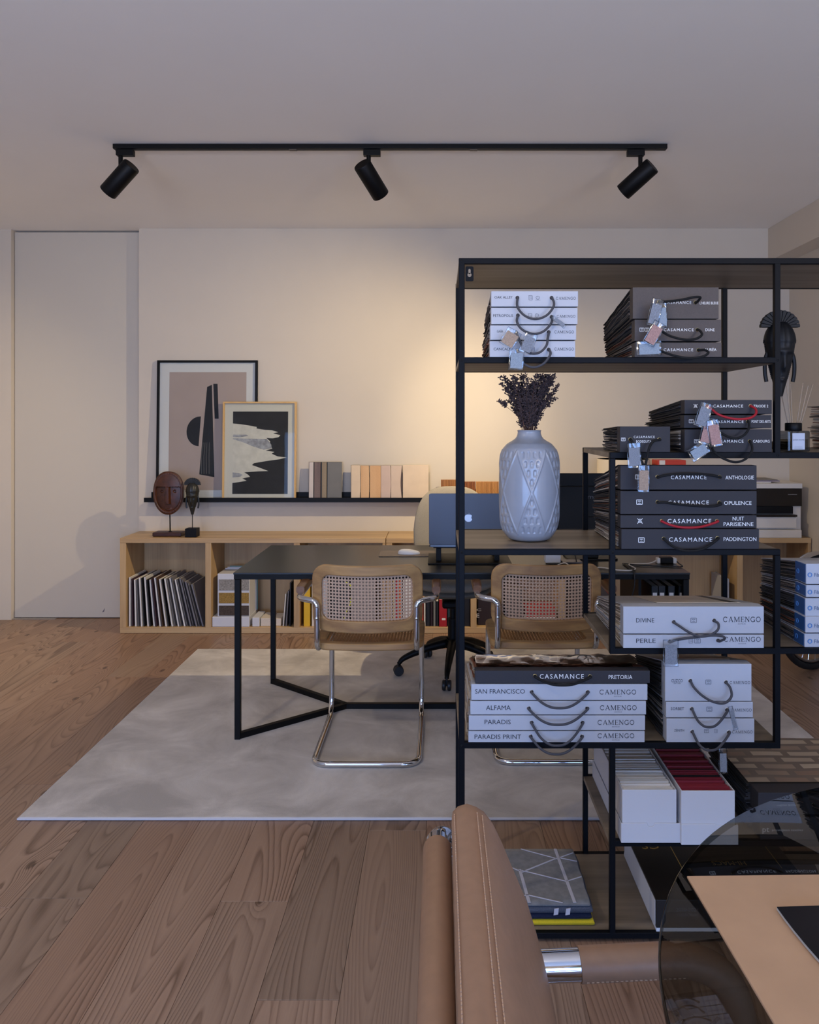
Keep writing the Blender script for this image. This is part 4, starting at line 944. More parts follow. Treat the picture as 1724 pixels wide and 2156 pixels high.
# white sampler tower with three woven swatches
x0, x1 = wx(458, YC+.03), wx(525, YC+.03); yy = YC+.03
r = thing('sample_tower', ((x0+x1)/2, yy+.1, CB), 'white sample tower showing three woven swatches in the second bay', 'sample display')
obj('tray', MB().box(wx(448, yy), wx(526, yy), yy-.015, yy+.22, CB, CB+.066), white_card, r, bevel=.003)
obj('panel', MB().box(x0, x1, yy, yy+.16, CB+.0665, wz(1208, yy)), white_card, r, bevel=.002)
for k in range(3): obj('backing_sheet', MB().box(x0+.006+.012*k, x1+.006*k, yy+.165+.012*k, yy+.168+.012*k, CB+.067, wz(1206-2*k, yy)), [white_card, white_card, mat('teal_board', '#6f8f8a', .6)][k], r)
for y0, y1, c in ((1220, 1243, '#8e8a84'), (1248, 1270, '#95773f'), (1275, 1296, '#4a3f39')):
    obj('woven_swatch', MB().box(wx(461, yy), wx(524, yy), yy-.003, yy-.0005, wz(y1, yy), wz(y0, yy)), mat('weave'+c[1:], c, .95, var=.35, vs=180, bmp=.6, bs=500), r)
# flat stacks of swatch strips and leaning folders
stripe = mat('striped_strip', '#d5cabb', .8, var=.12, vs=200)
for i, (a, b) in enumerate(((531, 546), (548, 571), (572, 590))):
    r = obj('swatch_block', MB().box(wx(a, yy-.01), wx(b, yy-.01), yy-.01+.01*i, yy+.17, CB+.0004, CB+.060-.006*i), [white_card, stripe, stripe][i], bevel=.002)
    tag(r, ['narrow white swatch block beside the sample tower', 'striped cream swatch block in the middle of three', 'striped cream swatch block behind the desk leg'][i], 'swatches', 'flat swatch blocks')
for i, (p, c, h, l) in enumerate(((596, covers[0], .215, .08), (602, covers[3], .235, .07), (610, covers[2], .29, .015))):
    slabbook('folder', wx(p, YC+.05), wx(p, YC+.05)+.009, YC+.03, YC+.28, CB+.0005, CB+h, c, ['thin white folder leaning at the right of the second bay', 'grey folder leaning behind the thin white one', 'tall black folder at the end of the second bay'][i], 'folder', None, l)
yel = mat('yellow_card', '#e0b21a', .5)
gbk = 'books in the bays behind the desk'
def bk3(px0, px1, ytop, m, label, y=YC+.03, dep=.24, name='book'):
    return slabbook(name, wx(px0, y), wx(px1, y), y, y+dep, CB+.0005, wz(ytop, y), m, label, 'book', gbk)
CM = lambda n, c: mat('book_'+n, c, .5)
bk3(639, 653, 1214, yel, 'bright yellow folder behind the chair armrest', name='folder')
bk3(656, 672, 1208, CM('cream1', '#d9cfc0'), 'cream folder next to the yellow one', name='folder')
bk3(674, 690, 1212, white_cover, 'wide white folder behind the left chair back', name='folder')
bk3(700, 735, 1215, CM('black1', '#211f20'), 'broad black box file behind the left chair back', name='box_file')
bk3(740, 790, 1205, CM('grey1', '#7b736d'), 'broad grey box file behind the left chair back', name='box_file')
nc = mat('neon_cord', '#c9d02a', .6)
tag(obj('neon_cable', MB().tube(spline([at(726, 1225, YC+.018), at(737, 1232, YC+.016), at(740, 1250, YC+.016), at(736, 1275, YC+.016), at(728, 1290, YC+.018), at(724, 1308, YC+.02)], 6), .004, 7), nc, smooth='all'), 'neon yellow cable hanging in front of the black box file', 'cable')
specs = [(827, 832, 1216, '#d8c79c', 'cream book first in the bay under the chair seat'), (833, 839, 1210, '#b01d22', 'thin red book beside the cream one'), (840, 847, 1210, '#d9641e', 'thin orange book beside the red one'),
         (848, 866, 1206, '#e4e0da', 'tall white book right of the orange one'), (867, 885, 1212, '#dcd8d2', 'second tall white book behind the left chair'), (888, 891.5, 1262, '#c9452b', 'small red-orange book at the chair armrest'),
         (892, 896, 1262, '#dcd6c8', 'thin cream book left of the black ones'), (897, 905, 1262, '#141416', 'black book in the bay below the office chair'), (906, 911, 1266, '#2a1416', 'dark wine book beside the black one'),
         (912, 917, 1262, '#7c7c78', 'thin grey book left of the red one'), (918, 923, 1266, '#16181a', 'slim black book touching the red one')]
for a, b, yt, c, lab in specs: bk3(a, b, yt, CM(c[1:], c), lab)
red = bk3(924, 941, 1262, CM('red', '#a3131a'), 'bright red book with a white mark near its foot', y=YC+.02)
obj('white_mark', MB().prism(rrect(.024, .014, .003, 3, wx(934, YC+.02), wz(1303.5, YC+.02)), YC+.0192, YC+.0199), white_paper, red)
bk3(942, 949, 1264, CM('teal', '#15333b'), 'dark teal book right of the red one'); bk3(950, 966, 1260, CM('black3', '#101012'), 'broad black book behind the shelving post'); bk3(967, 989, 1256, CM('black4', '#17161a'), 'broad black book at the end of the bay')
bx_ = obj('storage_box', MB().box(wx(1006, YC+.06), wx(1060, YC+.06), YC+.06, YC+.30, CB+.0005, wz(1262, YC+.06)), CM('brownbox', '#2a1a16'), bevel=.002); tag(bx_, 'dark brown box with white lettering between the chairs', 'box')
lettering('C', 1003, 1013, 1284, 5, YC+.06, foil, bx_); lettering('E', 1003, 1009, 1296, 8, YC+.06, foil, bx_)
bx_ = obj('storage_box', MB().box(wx(1066, YC+.05), wx(1100, YC+.05), YC+.05, YC+.28, CB+.0005, wz(1240, YC+.05)), CM('greybox', '#4e4642'), bevel=.002); tag(bx_, 'dark grey box seen through the right chair cane', 'box')
bx_ = obj('storage_box', MB().box(wx(1104, YC+.04), wx(1172, YC+.04), YC+.04, YC+.28, CB+.0005, wz(1300, YC+.04)), white_card, bevel=.002); tag(bx_, 'low white box under the red one', 'box')
bx_ = obj('storage_box', MB().box(wx(1106, YC+.045), wx(1171, YC+.045), YC+.045, YC+.28, wz(1300, YC+.04)+.0006, wz(1283, YC+.04)), CM('redbox', '#a81c18'), bevel=.002); tag(bx_, 'flat red box seen through the right chair cane', 'box')
bx_ = obj('storage_box', MB().box(wx(1200, YC+.04), wx(1290, YC+.04), YC+.04, YC+.28, CB+.0005, wz(1225, YC+.04)), CM('oldbox', '#3a302b'), bevel=.002); tag(bx_, 'dark brown box low behind the right chair', 'box')
bx_ = slabbook('binder', wx(1526, YC+.02), wx(1535, YC+.02), YC+.02, YC+.28, CB+.0005, wz(1219, YC+.02), white_cover, 'slim white binder alone in the bay below the printer', 'binder')

# ================================================================== picture ledge and what leans on it
YL = 5.405
lx0, lx1 = wx(303, YL), wx(1068, YL)
lg = thing('picture_ledge', ((lx0+lx1)/2, YW, .845), 'long black picture ledge fixed to the back wall', 'ledge')
obj('shelf', MB().box(lx0, lx1, YL+.006, YW-.0005, .844, .853), blk2, lg, bevel=.001, seg=1)
obj('front_lip', MB().box(lx0, lx1, YL-.002, YL+.0058, .844, .876), blk2, lg, bevel=.001, seg=1)
obj('back_plate', MB().box(lx0+.02, lx1, YW-.012, YW-.0006, .8532, .908), blk2, lg, bevel=.001, seg=1)
LZ = .8535
def lean_root(name, xc, y, label, cat, ang, group=None):
    r = thing(name, (0, 0, 0), label, cat, group); return r, Vector((xc, y, LZ+.0006)), -radians(ang)
def frame(xc, y, w, h, fw, fd, fm, mat_m, mw, label, ang):
    r, loc, a = lean_root('framed_print', xc, y, label, 'picture', ang)
    for (x0, x1, z0, z1) in ((-w/2, w/2, 0, fw), (-w/2, w/2, h-fw, h), (-w/2, -w/2+fw, fw, h-fw), (w/2-fw, w/2, fw, h-fw)):
        obj('frame_bar', MB().box(x0, x1, 0, fd, z0, z1), fm, r, bevel=.0008, seg=1)
    obj('mount', MB().box(-w/2+fw, w/2-fw, fd*.62, fd*.9, fw, h-fw), mat_m, r)
    g = obj('glass', MB().box(-w/2+fw, w/2-fw, fd*.30, fd*.36, fw, h-fw), pglass, r)
    return r, loc, a
# large print: pink ground, black half disc and shards
w, h, fw, fd = .705, .982, .016, .024
r, loc, a = frame(wx(433, 5.44), YL+.042, w, h, fw, fd, blk2, mat('mount_white', '#e6e2dd', .8), 0, 'large black-framed abstract print with a dark half disc on pink', 1.7)
k = w/(539-327)
def pp(px, py): return ((px-433)*k, (1051-py)*k*1.005)
pr = obj('print', MB().prism([pp(352, 1030), pp(515, 1030), pp(515, 782), pp(352, 782)], fd*.60, fd*.619), mat('pink_print', '#bda89e', .85, var=.03, vs=5), r)
blkink = mat('print_black', '#17161b', .7)
c = pp(419, 908); hd = [(c[0]-.003*0, c[1]+.105)]
poly = [pp(419.5, 875)]+[pp(419-28*sin(pi*t/14)-(3.5*t/14), 906.5-31.5*cos(pi*t/14)) for t in range(1, 14)]+[pp(415, 938)]
obj('half_disc', MB().prism(poly, fd*.58, fd*.599), blkink, pr)
obj('shard', MB().prism([pp(432, 813), pp(442, 808.5), pp(449, 1003), pp(417, 997)], fd*.58, fd*.599), blkink, pr)
obj('shard', MB().prism([pp(445, 806.5), pp(454, 806.5), pp(457, 880), pp(448.5, 880)], fd*.58, fd*.599), blkink, pr)
wv = mat('marble_veins', '#57534f', .7)
for i, (xa, xb) in enumerate(((424, 421), (428, 426), (432, 431), (437, 437))): obj('pale_vein', MB().prism([pp(xa, 930), pp(xa+1.5, 930), pp(xb+1.2, 960), pp(xb+2.0, 996), pp(xb, 996), pp(xb-.5, 960)], fd*.57, fd*.579), wv, pr)
r.location = loc; r.rotation_euler.x = a
# smaller sea print in a light wood frame
w, h, fw, fd = .512, .690, .011, .026
lw = wood('birch_frame', '#c99f5c', '#dcb777', (10, 10, 1), 4, .45)
r, loc, a = frame(wx(545, 5.42), YL+.008, w, h, fw, fd, lw, mat('mount_cream', '#dcd6c6', .8), 0, 'light wood frame with a photo of white surf on black sand', 2.0)
r2 = r; k = w/(622-468)
def pp(px, py): return ((px-545)*k, (1050-py)*k)
pr = obj('print', MB().prism([pp(488.5, 1036), pp(604.5, 1036), pp(604.5, 863), pp(488.5, 863)], fd*.60, fd*.619), mat('black_sand', '#25262b', .8, var=.25, vs=30), r)
foam = mat('foam', '#ddd6c6', .8, var=.08, vs=25)
z8 = lambda L_: [pp(290+px/4.926, 740+py/4.926) for px, py in L_]
surf1 = z8([(978, 730), (1060, 738), (1150, 752), (1225, 766), (1222, 782), (1300, 795), (1380, 800), (1448, 820), (1395, 832), (1470, 852), (1450, 872), (1390, 884), (1325, 880), (1365, 915), (1362, 935), (1380, 955), (1362, 965), (1388, 990), (1320, 1010), (1410, 1025), (1380, 1042), (1440, 1070), (1535, 1082), (1460, 1100), (1330, 1118), (1200, 1140), (1178, 1160), (1235, 1180), (1290, 1200), (1348, 1222), (1240, 1225), (1100, 1235), (1140, 1260), (1160, 1282), (1080, 1298), (1125, 1322), (1050, 1335), (978, 1345)])
obj('surf', MB().prism(surf1, fd*.585, fd*.599), foam, pr)
grey_f = mat('foam_grey', '#a7a6a8', .85, var=.3, vs=40)  # grey tone printed in the surf picture
obj('wet_band', MB().prism(z8([(980, 882), (1100, 886), (1330, 890), (1368, 935), (1385, 985), (1300, 1002), (1180, 965), (1100, 930), (980, 892)]), fd*.572, fd*.5845), grey_f, pr)
obj('wet_band', MB().prism(z8([(980, 1236), (1050, 1242), (1085, 1262), (1060, 1280), (980, 1290)]), fd*.572, fd*.5845), grey_f, pr)
obj('wet_band', MB().prism(z8([(980, 845), (1120, 846), (1140, 858), (1060, 872), (980, 870)]), fd*.572, fd*.5845), grey_f, pr)
r.location = loc+Vector((0, -.0005, 0)); r.rotation_euler.x = a
# sample boards
def board(px0, px1, ytop, y, strips, label, name='sample_board', ang=2.5, cat='sample board'):
    r, loc, a = lean_root(name, wx((px0+px1)/2, y), y, label, cat, ang, 'sample boards on the ledge')
    k = y/F; h = (1050-ytop)*k; xc = (px0+px1)/2
    obj('board', MB().box((px0-xc)*k, (px1-xc)*k, .010, .014, 0, h), strips[0], r)
    for (p, q, c, bow) in strips[1:]:
        def fn(u, v): return ((p+(q-p)*u+bow*sin(pi*v)*(1 if u > .5 else -.2)*u-xc)*k, .0085-(.004 if bow else .0), v*(h-.002)+.001)
        mb = MB(); mb.grid(fn, 4, 14); b = len(mb.v); mb.add([(x, .0098, z) for x, y_, z in mb.v], [f for f in mb.f])
        obj('sample_strip', MB().box((p-xc)*k, (q-xc)*k, .003, .0098, .001, h-.002) if not bow else mb, c, r, bevel=.0008 if not bow else 0, seg=1)
    r.location = loc; r.rotation_euler.x = a
    return r
S = lambda n, c: mat('strip_'+n, c, .55, var=.05, vs=12)
rr = board(649, 719, 968.5, YL+.014, [S('dk', '#1f1b18'), (650, 659, S('pale', '#c8bdb4'), 0), (661, 674, wood('walnut', '#5d4637', '#77604d', (10, 10, 1), 5), 0), (677, 687, wood('olive_oak', '#83704e', '#998661', (10, 10, 1), 5), 0), (689, 719, S('grey', '#6e6c66'), 0)], 'dark sample board with walnut, olive and grey strips on the ledge')
k = (YL+.014)/F
obj('metal_label', MB().box(20*k, 33*k, .0015, .0028, 6*k, 10*k), steel, rr)
lo = wood('light_oak', '#c89a62', '#dbb27c', (10, 10, 1), 4)
board(738, 757, 975, YL+.012, [S('cr0', '#3a2c22'), (739, 757, S('cream', '#d9c3a4'), 1.2)], 'cream curled veneer sample first in the pale row', ang=2.2)
board(758.5, 777, 976, YL+.0125, [S('cr1', '#3a2c22'), (759, 776, lo, 1.0)], 'light oak veneer sample second in the pale row', ang=2.2)
board(778, 801, 976, YL+.013, [S('cr2', '#3a2c22'), (778.5, 801, lo, .6)], 'light oak veneer sample third in the pale row, with a joint', ang=2.2)
board(801.5, 822, 975.5, YL+.012, [S('cr3', '#4a3b34'), (802, 821, S('rosy', '#c3ada0'), 1.4)], 'rosy beige veneer sample with a curled edge', ang=2.2)
board(823, 847, 976, YL+.0125, [S('cr4', '#4a3b34'), (823, 846, S('rosy2', '#c9b5a4'), -3)], 'beige veneer sample bowed inwards at its right edge', ang=2.2)
board(848, 902, 975, YL+.014, [S('cr5', '#cdb9a2'), (848, 902, S('sand', '#d2bfa8'), 0)], 'large plain sand panel at the end of the pale row', ang=2.2)
for i, (a, b, yt, c) in enumerate(((928, 965, 1006, wood('cedar', '#8a5a2c', '#a8733c', (14, 14, 1), 5)), (970, 1001, 1010, wood('teak', '#7a4520', '#93592c', (14, 14, 1), 6)), (1002, 1050, 1010, wood('amber_pine', '#a9743e', '#bf8b52', (14, 14, 1), 6)))):
    y = YL+.02; rr = board(a, b, yt, y, [c]+[(p, p+2.4, c, 0) for p in [a+.3+k*3 for k in range(int((b-a)/3))]], ['orange cedar slat sample left of the shelving post', 'reddish ribbed wood sample beside the post', 'ribbed amber wood sample beside the vase'][i], ang=2.2)

# ================================================================== masks on the cabinet
ym = 5.27
mx, mz = wx(357, ym), ZT+.0004
r = thing('carved_mask', (mx, ym, mz), 'oval brown carved wooden mask on a rod and plinth', 'sculpture')
mk = mat('carved_wood', '#4a2716', .42, var=.3, vs=45, bmp=.3, bs=120); k = ym/F
obj('plinth', MB().box(mx-31*k, mx+29*k, ym-.05, ym+.05, mz, mz+.028), mat('dark_plinth', '#3a1c15', .4, var=.2, vs=30), r, bevel=.006)
zh0, zh1 = wz(1083, ym), wz(991.5, ym)
obj('rod', MB().tube([(mx+.004, ym, mz+.027), (mx, ym+.005, zh0+.03)], .0045, 8), blk2, r, smooth='all')
obj('rod_foot', MB().lathe([(.012, 0), (.010, .004), (.005, .006)], 14, (mx+.004, ym, mz+.0278)), blk2, r)
def outl(th):
    c_, s_ = cos(th), sin(th); w_ = 31.5*k*(1 if s_ > 0 else 1-.10*s_*s_); hh = 45.5*k
    e = 2/2.25; return (w_*math.copysign(abs(c_)**e, c_), hh*math.copysign(abs(s_)**e, s_))
def relief(u, v, rad):                              # u, v in -1..1 ; returns forward depth in metres
    dome = .035*sqrt(max(0, 1-.75*rad*rad)); h = dome
    inner = 1-sstep(.80, .86, rad)
    if v < .28: h -= .016*inner*(1-sstep(.26, .30, v)*0)
    nose = (1-sstep(.10, .16+.06*(.3-v), abs(u)))*(1 if -.50 < v < .28 else 0); h += .026*nose
    for sx in (-1, 1): h -= .010*(1-sstep(.06, .10, hypot((u-sx*.42), (v-.07)*1.3)))
    h += .006*(1-sstep(.03, .06, abs(v+.76)))*(1-sstep(.14, .2, abs(u)))
    h += .0035*abs(sin(atan2(v, u)*17))*sstep(.86, .9, rad)*(1-sstep(.93, .98, rad))
    return h
nr, ntn = 44, 96; vs = []; zc = (zh0+zh1)/2
for i in range(nr+1):
    q = i/nr
    for j in range(ntn):
        o = outl(2*pi*j/ntn); x_, z_ = o[0]*q, o[1]*q
        vs.append((mx+x_, ym-.010-relief(x_/(31.5*k), z_/(45.5*k), q), zc+z_))
fs = []
for i in range(nr):
    for j in range(ntn): fs.append((i*ntn+j, i*ntn+(j+1) % ntn, (i+1)*ntn+(j+1) % ntn, (i+1)*ntn+j))
b = len(vs)
for j in range(ntn): o = outl(2*pi*j/ntn); vs.append((mx+o[0]*.97, ym+.006, zc+o[1]*.97))
for j in range(ntn): fs.append((nr*ntn+j, nr*ntn+(j+1) % ntn, b+(j+1) % ntn, b+j))
fs.append(tuple(b+j for j in range(ntn)))
obj('face', MB().add(vs, fs), mk, r, smooth=35, recalc=False)
ym2 = 5.23
fan_statue('fan_crest_sculpture', (wx(405, ym2), ym2, ZT+.0004), (1083-1005)/F*ym2/1.01, 'small black carved head with fan crest on a black cube beside the oval mask', 1, ebony2, blk2, wz(1083, ym2)-ZT-.058, .076, .057)

# ================================================================== printer, papers, lamp
yp = 5.19; pm = mat('printer_white', '#d9d3c9', .45); pk = mat('printer_black', '#1a1613', .25)
px0, px1 = wx(1470, yp), wx(1689, yp); Zp = ZT+.0004
r = thing('printer', ((px0+px1)/2, yp+.13, Zp), 'white and black office printer on the cabinet by the right wall', 'printer')
z = lambda y: wz(y, yp)
obj('body', MB().box(px0, px1, yp+.02, yp+.29, Zp+.03, z(1029)), pm, r, bevel=.004)
obj('lid', MB().box(px0-.004, px1+.001, yp, yp+.29, z(1028.5), z(1018)), pm, r, bevel=.003)
obj('front_panel', MB().box(px0+.004, px1-.001, yp+.003, yp+.0195, z(1066), z(1029)), pk, r, bevel=.002)
obj('output_slot', MB().box(px0+.02, wx(1670, yp), yp+.004, yp+.0195, z(1082), z(1066.5)), blk2, r)
obj('output_tray', MB().box(px0+.02, wx(1674, yp), yp-.03, yp+.015, z(1087), z(1083)), pk, r)
obj('drawer', MB().box(px0+.01, wx(1674, yp), yp-.02, yp+.0195, z(1111), z(1088)), pm, r, bevel=.003)
obj('drawer', MB().box(px0+.006, wx(1684, yp), yp-.026, yp+.0195, Zp, z(1115)), pm, r, bevel=.003)
obj('name_plate', MB().box(wx(1659, yp), wx(1678, yp), yp+.002, yp+.0032, z(1042), z(1040.5)), steel, r)
for i, (a, b, zz, c, lab) in enumerate(((1500, 1622, .001, '#d5d0c8', 'white paper sheets on the printer lid'), (1510, 1640, .0105, '#8b8098', 'mauve folder on the printer lid'), (1540, 1636, .018, '#7c756d', 'grey curled magazine on the printer lid'))):
    o = obj('paper_pile', MB().box(wx(a, yp+.04), wx(b, yp+.04), yp+.03, yp+.23, z(1018)+zz, z(1018)+zz+[.009, .007, .006][i]), mat('pp%d' % i, c, .6), bevel=.001); tag(o, lab, 'paper')
zt = z(1018)+.0250
o = obj('storage_box', MB().box(wx(1384, yp+.06)+.27*0, wx(1444, yp+.06), yp+.06, yp+.20, Zp, wz(969, yp+.06)), CM('poppy', '#c43a22'), bevel=.002); tag(o, 'tall red box with a white band left of the printer', 'box')
obj('white_band', MB().box(wx(1388, yp+.06), wx(1400, yp+.06), yp+.0585, yp+.0598, Zp+.002, wz(969, yp+.06)-.001), white_paper, o)
yl = 5.31; lx = wx(1312, yl)
r = thing('table_lamp', (lx, yl, Zp), 'table lamp with a wide cream drum shade behind the monitor', 'lamp')
shade = mat('cream_shade', '#e0d5bf', .9)
zt = wz(966, yl); rad = .175
obj('shade', MB().lathe([(rad, zt), (rad+.004, zt-.20), (rad+.001, zt-.20), (rad-.003, zt)], 48, (lx, yl, 0)), shade, r, smooth=50)
obj('shade_top', MB().lathe([(rad-.002, zt-.001), (rad-.002, zt-.003), (.001, zt-.003)], 48, (lx, yl, 0)), shade, r)
obj('stem', MB().tube([(lx, yl, Zp+.015), (lx, yl, zt-.004)], .008, 10), steel, r, smooth='all')
obj('foot', MB().lathe([(.085, 0), (.085, .010), (.02, .016), (.001, .016)], 32, (lx, yl, Zp)), steel, r, smooth=50)
# ================================================================== black desk
D1, D2, DX0, DX1, DZ = 3.40, 4.16, -.900, 1.095, .743
dk = thing('desk', ((DX0+DX1)/2, (D1+D2)/2, RZ), 'long black desk on a slim angular steel frame', 'desk')
obj('desktop', MB().box(DX0, DX1, D1, D2, DZ-.008, DZ), desk_m, dk, bevel=.001, seg=1)
ap = MB()
for (a, b, c, d) in ((DX0+.002, DX1-.002, D1+.002, D1+.022), (DX0+.002, DX1-.002, D2-.022, D2-.002), (DX0+.002, DX0+.022, D1+.022, D2-.022), (DX1-.022, DX1-.002, D1+.022, D2-.022)):
    obj('apron', MB().box(a, b, c, d, DZ-.030, DZ-.0083), blk2, dk, bevel=.0008, seg=1)
fz = RZ+.0004; q = .0125; ycen = (D1+D2)/2
def bar(a, b): 
    a, b = Vector(a), Vector(b); u = (b-a).normalized(); n = Vector((0, 0, 1)); s_ = u.cross(n)
    return MB().obox((a+b)/2, u*((b-a).length/2), s_*q, n*q)
jx = wx(728, ycen)
for sx, x0, j in ((1, DX0+.004+q, jx), (-1, DX1-.004-q, DX1-(jx-DX0))):
    for y in (D1+.004+q, D2-.004-q):
        obj('leg', MB().box(x0-q, x0+q, y-q, y+q, fz, DZ-.031), blk2, dk, bevel=.001, seg=1)
        obj('foot_bar', bar((x0, y+(q if y < ycen else -q)*.2, fz+q), (j, ycen, fz+q)), blk2, dk, bevel=.001, seg=1)
obj('stretcher', bar((jx, ycen, fz+q), (DX1-(jx-DX0), ycen, fz+q)), blk2, dk, bevel=.001, seg=1)

# things on the desk
pad = obj('desk_pad', MB().box(wx(797, 3.80), wx(915, 3.80), 3.80, 3.965, DZ+.0003, DZ+.0035), mat('leather_pad', '#6e6258', .55, bmp=.1, bs=500), bevel=.001); tag(pad, 'brown leather mouse pad on the black desk', 'mouse pad')
mm = MB(); mx0, my0 = wx(861, 3.87), 3.87
def mouse(u, v):
    th = 2*pi*u; rr = sin(v*pi/2)
    return (mx0+.055*rr*cos(th), my0+.030*rr*sin(th), DZ+.0040+.022*max(0, cos(v*pi/2))**.6*(1-.25*cos(th)*rr))
mm.grid(mouse, 32, 10, cu=True)
ms = obj('computer_mouse', mm, mat('mouse_white', '#d8dade', .25), smooth='all', recalc=False); tag(ms, 'white low-profile mouse on the leather pad', 'mouse')
obj('metal_base', MB().slab([(mx0+.054*cos(2*pi*i/28), my0+.0295*sin(2*pi*i/28)) for i in range(28)], DZ+.0036, DZ+.0060), steel, ms)
# laptop on a stand, its lid turned to the camera
yl = 3.63; lx0, lx1 = wx(903, yl), wx(1067, yl); lz0, lz1 = wz(1147, yl), wz(1038, yl); lxc = (lx0+lx1)/2
al = mat('space_grey', '#6d7178', .38, .85)
r = thing('laptop', (lxc, yl, lz0), 'open grey laptop seen from behind on a raised black stand', 'laptop')
lid = MB(); lid.add([(a+lxc, yl+(b-lz0)*-.10+(0 if s_ else .006), b) for s_ in (1, 0) for a, b in rrect(lx1-lx0, lz1-lz0, .009, 5, 0, (lz0+lz1)/2)], [])
n = 24; lid.f = [tuple(range(n)), tuple(range(2*n-1, n-1, -1))]+[(i, n+i, n+(i+1) % n, (i+1) % n) for i in range(n)]; lid.m = [0]*len(lid.f)
lo = obj('lid', lid, al, r, bevel=.0012)
obj('keyboard_deck', MB().slab([(lxc+a, yl+.125+b) for a, b in rrect(lx1-lx0, .235, .009, 5)], lz0-.012, lz0-.001), al, r, bevel=.001)
# fruit-shaped logo
ap = []
for t in range(40):
    th = pi/2-2*pi*t/40; c_, s_ = cos(th), sin(th); rr = 1-.13*max(0, s_)**8-.10*max(0, -s_)**10
    ap.append((rr*c_*.96*(1+.06*s_), rr*s_))
bite = (1.16, .12, .50); ap2 = []
for x_, y_ in ap:
    dx, dy = x_-bite[0], y_-bite[1]; dl = hypot(dx, dy)
    if dl < bite[2]: x_, y_ = bite[0]+dx/dl*bite[2], bite[1]+dy/dl*bite[2]
    ap2.append((x_, y_))
ks = 8.6*yl/F; cxl, czl = wx(986, yl), wz(1090, yl)
lgm = mat('logo_silver', '#c9ccd2', .25, .4)
lp = lambda pts: [(cxl+x_*ks, czl+y_*ks) for x_, y_ in pts]
lyy = yl-.10*(czl-lz0)
obj('fruit_logo', MB().prism(lp(ap2), lyy-.0018, lyy+.0004).prism(lp([(.02, 1.02), (.05, 1.28), (.22, 1.48), (.42, 1.54), (.40, 1.30), (.24, 1.10)]), lyy-.0022, lyy+.0004), lgm, lo)
r = thing('laptop_stand', (lxc, yl+.1, DZ), 'black sloping laptop stand on the desk', 'stand')
obj('top_plate', MB().box(lx0+.02, lx1-.02, yl+.01, yl+.235, lz0-.017, lz0-.0125), blk2, r, bevel=.001)
for sx in (lx0+.045, lx1-.045): obj('support', MB().obox((sx, yl+.11, (DZ+lz0)/2-.006), (.012, 0, 0), (0, .09, 0), (0, 0, (lz0-.018-DZ)/2-.005)), blk2, r, bevel=.001)
obj('base', MB().box(lx0-.005, lx1+.02, yl-.035, yl+.24, DZ+.0004, DZ+.006), blk2, r, bevel=.001)
# monitor with its back to the camera
ymn = 3.74; mxc = wx(1245, ymn)
r = thing('monitor', (mxc, ymn+.05, DZ), 'wide black monitor seen from behind on the desk', 'monitor')
mzt, mzb = wz(997, ymn), wz(1140, ymn)
obj('housing', MB().box(mxc-.272, mxc+.272, ymn+.016, ymn+.034, mzb, mzt), blk2, r, bevel=.004)
obj('back_shell', MB().box(mxc-.16, mxc+.16, ymn, ymn+.0158, mzb+.04, mzt-.06), blk2, r, bevel=.006)
lettering('mi', 1237, 1253, 1046, 8, ymn-.0005, mat('grey_logo', '#4b4b4e', .5), r)
obj('neck', MB().box(mxc-.03, mxc+.03, ymn-.02, ymn-.0005, DZ+.008, mzb+.12), blk2, r, bevel=.003)
obj('foot', MB().slab([(mxc+a, ymn+.04+b) for a, b in rrect(.24, .17, .02, 4)], DZ+.0004, DZ+.0078), blk2, r, bevel=.001)
# hub, chargers and cables
hub = obj('docking_hub', MB().box(wx(1156, 3.5), wx(1226, 3.5), 3.52, 3.62, DZ+.0004, DZ+.016), blk2, bevel=.002); tag(hub, 'flat black hub on the desk behind the right chair', 'hub')
o = obj('white_box', MB().box(wx(1148, 3.55), wx(1180, 3.55), 3.545, 3.60, DZ+.0165, DZ+.052), white_card, bevel=.002); tag(o, 'small white box on the black hub', 'box')
o = obj('tablet', MB().box(wx(1184, 3.55), wx(1225, 3.55), 3.53, 3.61, DZ+.0165, DZ+.022), mat('tablet_grey', '#4b4850', .3), bevel=.001); tag(o, 'dark grey tablet lying on the hub beside the white box', 'tablet')
r = thing('power_adapter', (wx(1403, 3.62), 3.63, DZ), 'black power adapter with white ends on the desk', 'charger')
obj('body', MB().box(wx(1390, 3.62), wx(1416, 3.62), 3.61, 3.65, DZ+.0006, DZ+.030), blk2, r, bevel=.004)
for a, b in ((1383, 1389.7), (1416.3, 1424)): obj('plug_end', MB().box(wx(a, 3.62), wx(b, 3.62), 3.613, 3.647, DZ+.0006, DZ+.026), mat('plug_white', '#cfcbc4', .4), r, bevel=.003)
wc = mat('white_cable', '#cfc8bd', .5); bc = mat('black_cable', '#0d0d0f', .5)
def cable(pts, m, rad, label):
    tag(obj('cable', MB().tube(spline([Vector(p) for p in pts], 6), rad, 6), m, smooth='all'), label, 'cable')
zc = DZ+.0042
cable([(wx(1384, 3.62), 3.63, zc+.01), (wx(1365, 3.6), 3.60, zc), (wx(1328, 3.55), 3.58, zc), (wx(1335, 3.5), 3.48, zc), (wx(1325, 3.45), 3.43, zc), (wx(1300, 3.44), 3.44, zc), (wx(1285, 3.46), 3.47, zc), (wx(1262, 3.5), 3.5, zc), (wx(1232, 3.48), 3.47, zc), (wx(1207, 3.47), 3.46, zc), (wx(1190, 3.5), 3.50, zc+.02), (wx(1170, 3.48), 3.48, zc+.01), (wx(1158, 3.44), 3.44, zc)], wc, .003, 'white cable snaking across the desk to the adapter')
